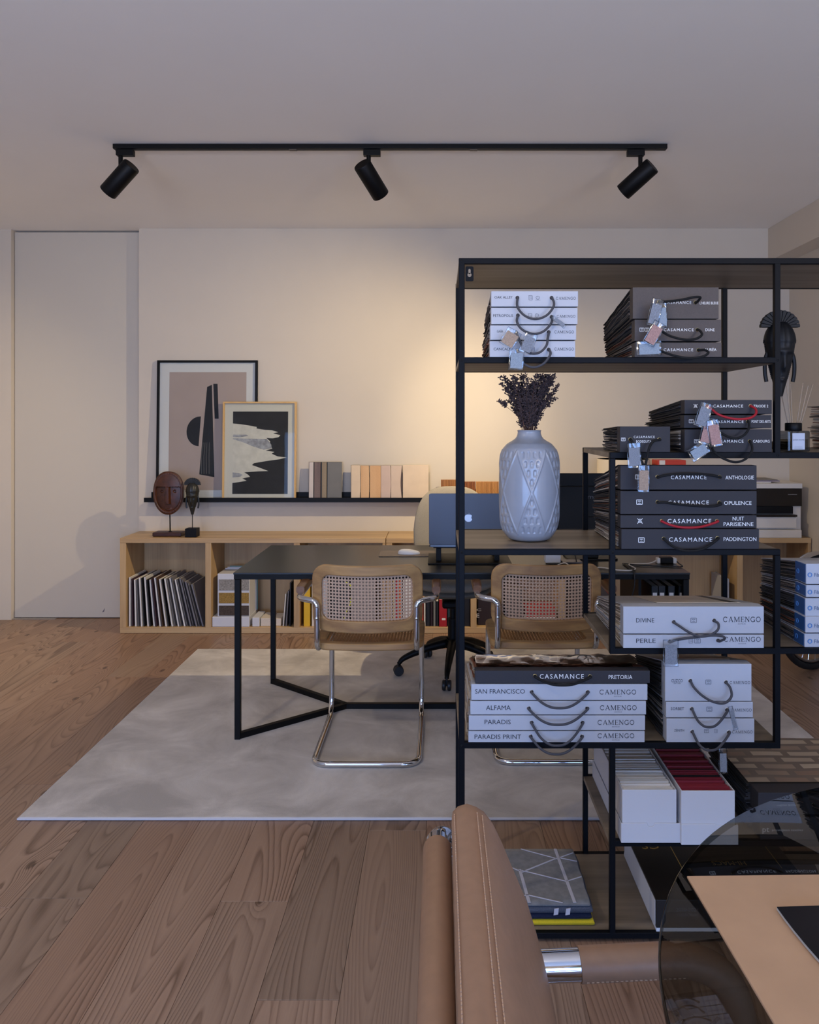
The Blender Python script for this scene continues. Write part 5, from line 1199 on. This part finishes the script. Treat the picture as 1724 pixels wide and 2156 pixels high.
cable([(wx(1322, 3.5), 3.60, zc), (wx(1334, 3.42), 3.45, zc), (wx(1336, 3.39), 3.394, DZ+.006), (wx(1335, 3.38), 3.380, DZ-.06), (wx(1325, 3.38), 3.385, DZ-.115), (wx(1300, 3.38), 3.39, DZ-.14), (wx(1272, 3.4), 3.40, DZ-.13)], bc, .0032, 'black cable looping down over the front edge of the desk')
cable([(wx(1424, 3.62), 3.635, zc+.008), (wx(1432, 3.58), 3.60, zc), (wx(1438, 3.5), 3.52, zc), (wx(1395, 3.5), 3.53, zc), (wx(1345, 3.55), 3.56, zc), (wx(1310, 3.6), 3.60, zc)], bc, .0028, 'thin black cable running from the adapter along the desk')
cable([(wx(1156, 3.5), 3.53, zc+.004), (wx(1143, 3.5), 3.52, zc), (wx(1142, 3.5), 3.48, zc), (wx(1152, 3.48), 3.46, zc), (wx(1180, 3.48), 3.47, zc)], bc, .0026, 'short black cable curling beside the hub')
cable([(wx(1208, 3.6), 3.70, zc+.1), (wx(1214, 3.55), 3.60, zc+.04), (wx(1219, 3.5), 3.50, zc), (wx(1240, 3.46), 3.45, zc)], bc, .0026, 'black cable hanging from the monitor onto the desk')
# black caddy with ring binders under the right end of the desk
cx0, cx1, cy0, cy1 = wx(1344, 3.43), wx(1450, 3.43), 3.43, 3.78
r = thing('binder_caddy', ((cx0+cx1)/2, (cy0+cy1)/2, .36), 'black open caddy hung under the right end of the desk', 'caddy')
zt_ = DZ-.0308
obj('side', MB().box(cx0, cx0+.012, cy0, cy1, .36, zt_), blk2, r); obj('side', MB().box(cx1-.012, cx1, cy0, cy1, .36, zt_), blk2, r)
obj('bottom', MB().box(cx0+.012, cx1-.012, cy0, cy1, .36, .372), blk2, r)
pos = [(1378.5, '#cfc8bf'), (1393.5, '#cfc8bf'), (1412, '#cfc8bf'), (1430, '#cfc8bf')]
for i, (p, c) in enumerate(pos):
    xc = wx(p, 3.45); l = (0.0, .0, .01, .04)[i]
    b_ = slabbook('ring_binder', xc-.0155, xc+.0155, 3.45, 3.74, .373, .675, CM('ringblack', '#111113'), 'black ring binder with a white spine label, %s in the caddy' % ('first', 'second', 'third', 'last')[i], 'binder', 'ring binders in the caddy', l)
    obj('spine_label', MB().add([(xc+a*.0095+l*(z_-.373), 3.4492, z_) for a, z_ in ((-1, .50), (1, .50), (1, .645), (-1, .645))], [(0, 1, 2, 3)]), white_paper, b_)

# ================================================================== office chair behind the desk
oc = Vector((.075, 4.33, RZ))
r = thing('office_chair', tuple(oc), 'grey fabric office chair on a black five-star base behind the desk', 'chair')
fab = mat('grey_wool', '#979083', .95, var=.1, vs=300, bmp=.4, bs=700)
zs = wz(1238, 4.2)
obj('column', MB().lathe([(.045, .14), (.045, .17), (.028, .18), (.028, .30), (.018, .30), (.018, .44)], 24, tuple(oc)), blk2, r, smooth=50)
for i in range(5):
    a = radians(191+72*i); dv_ = Vector((cos(a), sin(a), 0)); sd = Vector((-sin(a), cos(a), 0))
    leg = MB(); P0, P1, P2 = oc+dv_*.03+Vector((0, 0, .165)), oc+dv_*.27+Vector((0, 0, .095)), oc+dv_*.305+Vector((0, 0, .062))
    leg.tube(spline([P0, oc+dv_*.15+Vector((0, 0, .140)), P1, P2], 5), [.027, .026, .025, .024, .023, .022, .021, .020, .018, .017, .016, .015, .014, .013, .012, .012], 10)
    lo_ = obj('base_leg', leg, blk2, r, smooth='all')
    cs = MB(); c_ = oc+dv_*.305+Vector((0, 0, .028))
    for s_ in (-1, 1): cs.lathe([(.004, -.009), (.024, -.009), (.0275, -.005), (.0275, .005), (.024, .009), (.004, .009)], 20, c_+sd*(s_*.014), sd)
    cs.tube([c_-sd*.02, c_+sd*.02], .006, 8); cs.tube([c_, c_+Vector((0, 0, .04))], .007, 8)
    obj('caster', cs, mat('caster_%d' % i, '#232325', .45), r, smooth=40)
def pillow(cx_, cy_, cz_, w_, d_, h_, ex=3.2, n1=48, n2=20, warp=None):
    def fn(u, v):
        th = 2*pi*u; ph = -pi/2+pi*v; e = 2/ex
        sg = lambda t, p_: math.copysign(abs(t)**p_, t)
        x_ = w_*sg(cos(th), e)*abs(cos(ph))**.5; y_ = d_*sg(sin(th), e)*abs(cos(ph))**.5; z_ = h_*sin(ph)
        if warp: x_, y_, z_ = warp(x_, y_, z_)
        return (cx_+x_, cy_+y_, cz_+z_)
    return MB().grid(fn, n1, n2, cu=True)
obj('seat', pillow(oc.x, oc.y, RZ+.515, .235, .25, .045, warp=lambda x, y, z: (x, y, z+.10*x*x*2)), fab, r, smooth='all')
obj('seat_shell', pillow(oc.x, oc.y, RZ+.468, .215, .22, .032, warp=lambda x, y, z: (x, y, z+.12*x*x*2)), mat('shell_grey', '#6a675f', .6), r, smooth='all')
obj('mechanism', MB().box(oc.x-.06, oc.x+.06, oc.y-.09, oc.y+.09, RZ+.37, RZ+.41), blk2, r, bevel=.012)
def backw(x, y, z):                               # y along height here
    return (x*(1-.10*max(0, y)/.3), z+.05+1.1*x*x*-.55+.14*(y/.33)**2*.4, y)
btop, bbot = wz(1029, 4.42), RZ+.52
hb = (btop-bbot)/2
def bfn(u, v):
    th = 2*pi*u; ph = -pi/2+pi*v; e = 2/2.9; sg = lambda t, p_: math.copysign(abs(t)**p_, t)
    x_ = .225*sg(cos(th), e)*abs(cos(ph))**.45; z_ = hb*sg(sin(th), e)*abs(cos(ph))**.45; y_ = .030*sin(ph)
    return (oc.x+x_*(1-.10*max(0, z_/hb)), oc.y+.235+y_-1.0*x_*x_+.04*z_/hb, (btop+bbot)/2+z_)
obj('backrest', MB().grid(bfn, 64, 22, cu=True), fab, r, smooth='all')
obj('back_stem', MB().tube(spline([(oc.x, oc.y+.05, RZ+.40), (oc.x, oc.y+.24, RZ+.42), (oc.x, oc.y+.275, RZ+.52), (oc.x, oc.y+.275, RZ+.68)], 6), .02, 10), blk2, r, smooth='all')

# ================================================================== cane cantilever chairs (built at the origin, back towards -y)
ch = thing('cantilever_chair', (0, 0, 0), 'chrome cantilever armchair with cane back at the left of the desk', 'chair', 'cane chairs at the desk')
hw, tr_ = .213, .0122; yr, yf, yb = -.285, .285, -.215
side = []
for sx in (-1, 1):
    x = sx*hw
    side.append([Vector((sx*.282, yb+.285, .667)), Vector((sx*.286, yb+.02, .660)), Vector((sx*.205, yb-.008, .654)), Vector((x*.955, yb+.0, .45)), Vector((x, yf, .432)), Vector((x, yf, tr_)), Vector((x, yr, tr_))])
full = side[0]+side[1][::-1]
rads = [.02, .05, .028, .055, .075, .085, .07, .07, .085, .075, .055, .028, .05, .02]
obj('tube_frame', MB().tube(fillet(full, rads, 8), tr_, 14), chrome, ch, smooth='all')
for sx in (-1, 1):
    pd = MB(); n = 10
    for_ = []
    pts = rrect(.040, .034, .010, 4)
    vs = []; ny = 6
    for j in range(ny+1):
        t = j/ny; y = yb+.065+.24*t; zc_ = .684+.004*t; s_ = .86 if j in (0, ny) else 1
        vs += [(sx*.285+a*s_, y, zc_+b*s_) for a, b in pts]
    N = len(pts); fs = [tuple(range(N))[::-1], tuple(ny*N+k for k in range(N))]+[(j*N+k, j*N+(k+1) % N, (j+1)*N+(k+1) % N, (j+1)*N+k) for j in range(ny) for k in range(N)]
    obj('arm_pad', MB().add(vs, fs), wood('arm_pad_wood%d' % sx, '#5e3d22', '#7c5532', (9, 1.5, 9), 5, .35), ch, smooth=50)
def ringmesh(outer, inner, t, mp):
    N = len(outer); vs = []
    for s_ in (-.5, .5):
        for lp_ in (outer, inner):
            k_ = 1
            vs += [mp(a, b, s_*t) for a, b in lp_]
    o0, i0, o1, i1 = 0, N, 2*N, 3*N; fs = []
    for i in range(N):
        j = (i+1) % N
        fs += [(o0+i, o0+j, i0+j, i0+i), (o1+i, i1+i, i1+j, o1+j), (o0+i, o1+i, o1+j, o0+j), (i0+i, i0+j, i1+j, i1+i)]
    return MB().add(vs, fs)
def subdiv_loop(lp_, m):
    out = []
    for i, p_ in enumerate(lp_):
        q_ = lp_[(i+1) % len(lp_)]; d_ = hypot(q_[0]-p_[0], q_[1]-p_[1]); n = m if d_ > .03 else 1
        out += [(p_[0]+(q_[0]-p_[0])*k/n, p_[1]+(q_[1]-p_[1])*k/n) for k in range(n)]
    return out
bz = .665
def bmap(u, v, w): return (u, yb+.022-.055*(1-(u/.23)**2)+w+.018-.06*v, bz+v-.004*(1-(u/.23)**2))
obj('back_frame', ringmesh(subdiv_loop(rrect(.458, .278, .062, 7), 12), subdiv_loop(rrect(.374, .186, .036, 7, 0, .004), 12), .024, bmap), ashw, ch, bevel=.005, seg=2, smooth=50)
def cane(w_, h_, pitch, r_hole, rc, mp, cy=0):
    mb = MB(); nx, ny = int(round(w_/pitch)), int(round(h_/pitch)); px_, py_ = w_/nx, h_/ny
    for i in range(nx):
        for j in range(ny):
            c_ = ((i+.5)*px_-w_/2, (j+.5)*py_-h_/2)
            ax, ay = abs(c_[0])-(w_/2-rc), abs(c_[1])-(h_/2-rc)
            if ax > 0 and ay > 0 and hypot(ax, ay) > rc: continue
            sq = [(.5, 0), (.5, .5), (0, .5), (-.5, .5), (-.5, 0), (-.5, -.5), (0, -.5), (.5, -.5)]
            vs = [mp(c_[0]+a*px_, cy+c_[1]+b*py_, 0) for a, b in sq]+[mp(c_[0]+r_hole*cos(k*pi/4), cy+c_[1]+r_hole*sin(k*pi/4), (.0009 if k % 2 else -.0009)) for k in range(8)]
            mb.add(vs, [(k, (k+1) % 8, 8+(k+1) % 8, 8+k) for k in range(8)])
    return mb
obj('cane_back', cane(.392, .204, .0134, .0043, .045, bmap, .004), cane_m, ch, recalc=False)
sz = .452
def smap(u, v, w): return (u, .028+v, sz+w+.010*(abs(v)/.22)**2*(1 if v < 0 else -.2)-.012*(1-(u/.23)**2)*.5)
obj('seat_frame', ringmesh(subdiv_loop(rrect(.462, .455, .075, 7), 10), subdiv_loop(rrect(.365, .355, .05, 7), 10), .030, smap), ashw, ch, bevel=.006, seg=2, smooth=50)
obj('cane_seat', cane(.375, .365, .0134, .0036, .05, lambda u, v, w: smap(u, v, w+.009)), cane_seat_m, ch, recalc=False)
for sx in (-1, 1):
    for z_ in (.635, .585):
        obj('screw', MB().lathe([(.0065, 0), (.006, .003), (.003, .0045), (.0001, .0045)], 12, (sx*.2045, yb-.0175, z_), (0, -1, 0)), chrome, ch, smooth=50)
ch.location = (-.298, 3.415, RZ+.0008)
dup(ch, (.445, 3.435, RZ+.0008), label='chrome cantilever armchair with cane back, partly behind the shelving', group='cane chairs at the desk')

# ================================================================== bicycle by the right wall
br_ = thing('bicycle', (2.17, 4.0, 0), 'bicycle with chrome mudguard parked at the right wall behind the shelving', 'bicycle')
R_ = .325; wc_ = Vector((2.13, 4.42, R_)); ax_ = Vector((.50, -.86, 0)).normalized(); tv = Vector((ax_.y, -ax_.x, 0))
def circ(rad, n=56, a0=0, a1=2*pi, cl=True): return [wc_+(tv*cos(a0+(a1-a0)*i/(n if cl else n-1))+Vector((0, 0, 1))*sin(a0+(a1-a0)*i/(n if cl else n-1)))*rad for i in range(n)]
wh = obj('front_wheel', MB().tube(circ(R_-.018), .018, 10, closed=True), mat('tyre', '#161514', .7), br_, smooth='all')
obj('rim', MB().tube(circ(R_-.046), .010, 8, closed=True), steel, wh, smooth='all')
sp = MB()
for i in range(28):
    a = 2*pi*i/28; p_ = wc_+(tv*cos(a)+Vector((0, 0, 1))*sin(a))*(R_-.05); a2 = a+.5*(1 if i % 2 else -1)
    sp.tube([p_, wc_+(tv*cos(a2)+Vector((0, 0, 1))*sin(a2))*.02+ax_*(.02 if i % 2 else -.02)], .0012, 5)
tag(obj('spokes', sp, chrome, wh), 'thin chrome spokes', kind='stuff')
obj('hub', MB().lathe([(.012, -.04), (.018, -.03), (.014, 0), (.018, .03), (.012, .04)], 16, wc_, ax_), steel, wh, smooth='all')
mgd = MB(); pts = circ(R_+.018, 30, radians(15), radians(190), False); vs = []
for p_ in pts:
    rd_ = (p_-wc_).normalized()
    for k in range(7): b_ = radians(-75+25*k); vs.append(p_+ax_*sin(b_)*.026+rd_*(cos(b_)-1)*.022)
mgd.add(vs, [(i*7+k, i*7+k+1, (i+1)*7+k+1, (i+1)*7+k) for i in range(29) for k in range(6)])
obj('mudguard', mgd, chrome, br_, smooth='all', recalc=False)
hd = wc_+Vector((.06, -.10, .42))
for s_ in (-1, 1): obj('fork_leg', MB().tube([wc_+ax_*.045*s_, wc_+ax_*.045*s_+Vector((.03, -.05, .20)), hd+ax_*.02*s_-Vector((0, 0, .05))], .009, 8), chrome, br_, smooth='all')
fm_ = mat('bike_frame', '#2b3238', .35)
obj('head_tube', MB().tube([hd-Vector((0, 0, .06)), hd+Vector((.01, -.02, .12))], .018, 12), fm_, br_, smooth='all')
seatp = Vector((2.30, 3.62, .78)); bbp = Vector((2.30, 3.80, .29)); rw = Vector((2.31, 3.36, R_))
for nm, a, b, q_ in (('top_tube', hd+Vector((0, 0, .08)), seatp-Vector((0, 0, .12)), .014), ('down_tube', hd, bbp, .016), ('seat_tube', bbp, seatp, .015), ('seat_stay', seatp-Vector((0, 0, .12)), rw, .008), ('chain_stay', bbp, rw, .009)):
    obj(nm, MB().tube([a, b], q_, 10), fm_, br_, smooth='all')
obj('rear_wheel', MB().tube([rw+Vector((.0, cos(2*pi*i/48), sin(2*pi*i/48)))*(R_-.018) for i in range(48)], .018, 8, closed=True), mat('tyre2', '#161514', .7), br_, smooth='all')
obj('saddle', pillow(seatp.x, seatp.y, seatp.z+.02, .07, .13, .025), blk2, br_, smooth='all')
hb0 = hd+Vector((.012, -.024, .14)); obj('handlebar', MB().tube(spline([hb0+ax_*-.15+Vector((.05, -.08, .02)), hb0+ax_*-.10, hb0, hb0+ax_*.07, hb0+ax_*.10+Vector((.02, -.06, .02))], 6), .011, 10), chrome, br_, smooth='all')

# ================================================================== smoked glass table in the foreground
TZ = .740; TC = Vector((.907, .789)); TR = .660
tb = thing('round_glass_table', (TC.x, TC.y, 0), 'round smoked glass table in the right foreground', 'table')
tp = MB().lathe([(TR-.003, -.012), (TR-.001, -.011), (TR, -.009), (TR, -.003), (TR-.001, -.001), (TR-.003, 0)], 160, (TC.x, TC.y, TZ))
tp.m = [1]*(len(tp.f)-2)+[0, 0]
obj('glass_top', tp, [smoke, clear('glass_rim', '#6f7573', .05, 1.0, 1.5)], tb, smooth=30)
obj('column', MB().lathe([(.05, .02), (.045, .03), (.04, .10), (.04, TZ-.05), (.06, TZ-.035), (.06, TZ-.0125)], 32, (TC.x, TC.y, 0)), chrome, tb, smooth=50)
obj('foot', MB().lathe([(.26, 0), (.26, .006), (.24, .014), (.05, .020)], 64, (TC.x, TC.y, 0)), chrome, tb, smooth=50)
bz_ = TZ+.0003
kb = obj('kraft_board', MB().slab([(.358, 1.127), (.372, .62), (.98, .66), (.955, 1.138)], bz_, bz_+.0035), kraft, bevel=.0006, seg=1); tag(kb, 'large sheet of brown kraft board lying on the glass table', 'board')
mg = MB(); z0 = bz_+.0038
mgo = thing('magazine', (.60, .95, z0), 'dark magazine lying on the kraft board at the right edge', 'magazine')
def mfn(zz):
    def f_(u, v): return (.453+.29*u+.055*(1-v)**2*(1-u)*1.0, 1.047-.30*(1-v), zz+.006*sin(pi*min(1, u*1.2))*.6*(1-u)+.004*(1-v)**2*(1-u))
    return f_
dm_ = mat('dark_cover', '#1b181a', .3, var=.3, vs=12)
m1 = MB().grid(mfn(z0+.0045), 14, 12)
obj('front_cover', m1, dm_, mgo, smooth='all', recalc=False)
for k_ in range(4): obj('page', MB().grid(mfn(z0+.0008+.0009*k_), 14, 12), white_paper, mgo, smooth='all', recalc=False)

# ================================================================== tan leather armchair in the foreground
lc = thing('leather_armchair', (.25, .85, 0), 'tan leather armchair with chrome frame in the foreground', 'chair')
prof = [(.0175, .812), (.0180, .826), (.026, .834), (.040, .838), (.0545, .833), (.066, .826), (.080, .808), (.092, .783), (.105, .752), (.1185, .72), (.131, .69), (.1415, .655), (.151, .62), (.163, .567), (.170, .50), (.172, .45), (.155, .43), (.125, .435), (.108, .48), (.088, .57), (.062, .68), (.035, .77)]
Y0, Y1 = .60, 1.175; vs = []; ny = 28; N = len(prof); cxp = sum(p_[0] for p_ in prof)/N; czp = sum(p_[1] for p_ in prof)/N
for j in range(ny+1):
    t = j/ny; e = min(t, 1-t)*(Y1-Y0); s_ = 1.0; dz = 0
    rr = .045
    if e < rr: k_ = 1-sqrt(max(0, 1-(1-e/rr)**2)); dz = -.020*k_; s_ = 1-.30*k_
    y = Y0+(Y1-Y0)*(.5-.5*cos(pi*t)) if False else Y0+(Y1-Y0)*t
    for i, (a, b) in enumerate(prof):
        hh = sstep(.62, .80, b); ctr = (.042 if b > .6 else cxp)
        vs.append((a if e >= rr else a+( (.0625+(.83-b)*.25)-a)*(1-s_)*.8, y, b+dz*hh))
fs = [tuple(range(N)), tuple(ny*N+k for k in range(N))[::-1]]+[(j*N+k, (j+1)*N+k, (j+1)*N+(k+1) % N, j*N+(k+1) % N) for j in range(ny) for k in range(N)]
bo = obj('backrest', MB().add(vs, fs), tan, lc, smooth=55)
for a, b in ((.0215, .8322), (.0545, .8348), (.062, .8302)):
    pth = [(a, Y0+.02+(Y1-Y0-.06)*k/40, b+(.0006 if k % 2 else -.0002)) for k in range(41)]
    st = MB()
    for k in range(0, 92): y = Y0+.02+.0058*k; st.box(a-.0006, a+.0006, y, y+.0036, b-.0008, b+.0006) if y < Y1-.05 else None
    tag(obj('seam_stitches', st, stitch, bo), 'pale stitched seam', kind='stuff')
obj('seat', MB().add(*[(lambda m_: (m_.v, m_.f))(pillow(.40, .885, .435, .25, .27, .04))][0]), tan, lc, smooth='all')
# frame: padded rail behind the back, arms and legs of one chrome tube
pb = fillet([(-.003, .62, .782), (-.003, 1.165, .782), (.02, 1.225, .74), (.085, 1.235, .56), (.14, 1.235, .535), (.46, 1.235, .552), (.50, 1.235, .30), (.50, 1.235, .022), (.02, 1.235, .022)], [.02, .05, .06, .06, .05, .10, .05, .08, .05], 8)
pa = [Vector((p_.x, .885*2-p_.y, p_.z)) for p_ in pb]
obj('frame_tube', MB().tube(pb+[Vector((.0, 1.235-.02, .022)), Vector((.0, .555, .022))]+pa[::-1], .0165, 16), chrome, lc, smooth='all')
obj('rail_sleeve', MB().tube([(-.003, .63, .782), (-.003, 1.128, .782), (-.003, 1.132, .782)], [.0205, .0205, .0175], 24), tan, lc, smooth=50)
for yy_ in (1.235, .535):
    ar = fillet([(.222, yy_, .540), (.46, yy_, .552), (.50, yy_, .32)], [.02, .095, .02], 10)
    n_ = len(ar); so = obj('arm_sleeve', MB().tube(ar, [.0255]*n_, 20), tan, lc, smooth=50)
    st = MB()
    for k in range(26): x_ = .23+.0075*k; st.box(x_, x_+.004, yy_-.0215, yy_-.0195, .5255+.0006*k*.6, .527+.0006*k*.6)
    tag(obj('seam_stitches', st, stitch, so), 'pale stitched seam', kind='stuff')
    obj('arm_band', MB().tube([(.12, yy_, .5355), (.2215, yy_, .5398)], .0235, 24), chrome, lc, smooth=50)
obj('lower_rail', MB().tube([(-.020, .62, .735), (-.020, 1.01, .735), (-.016, 1.03, .742)], .006, 10), chrome, lc, smooth='all')
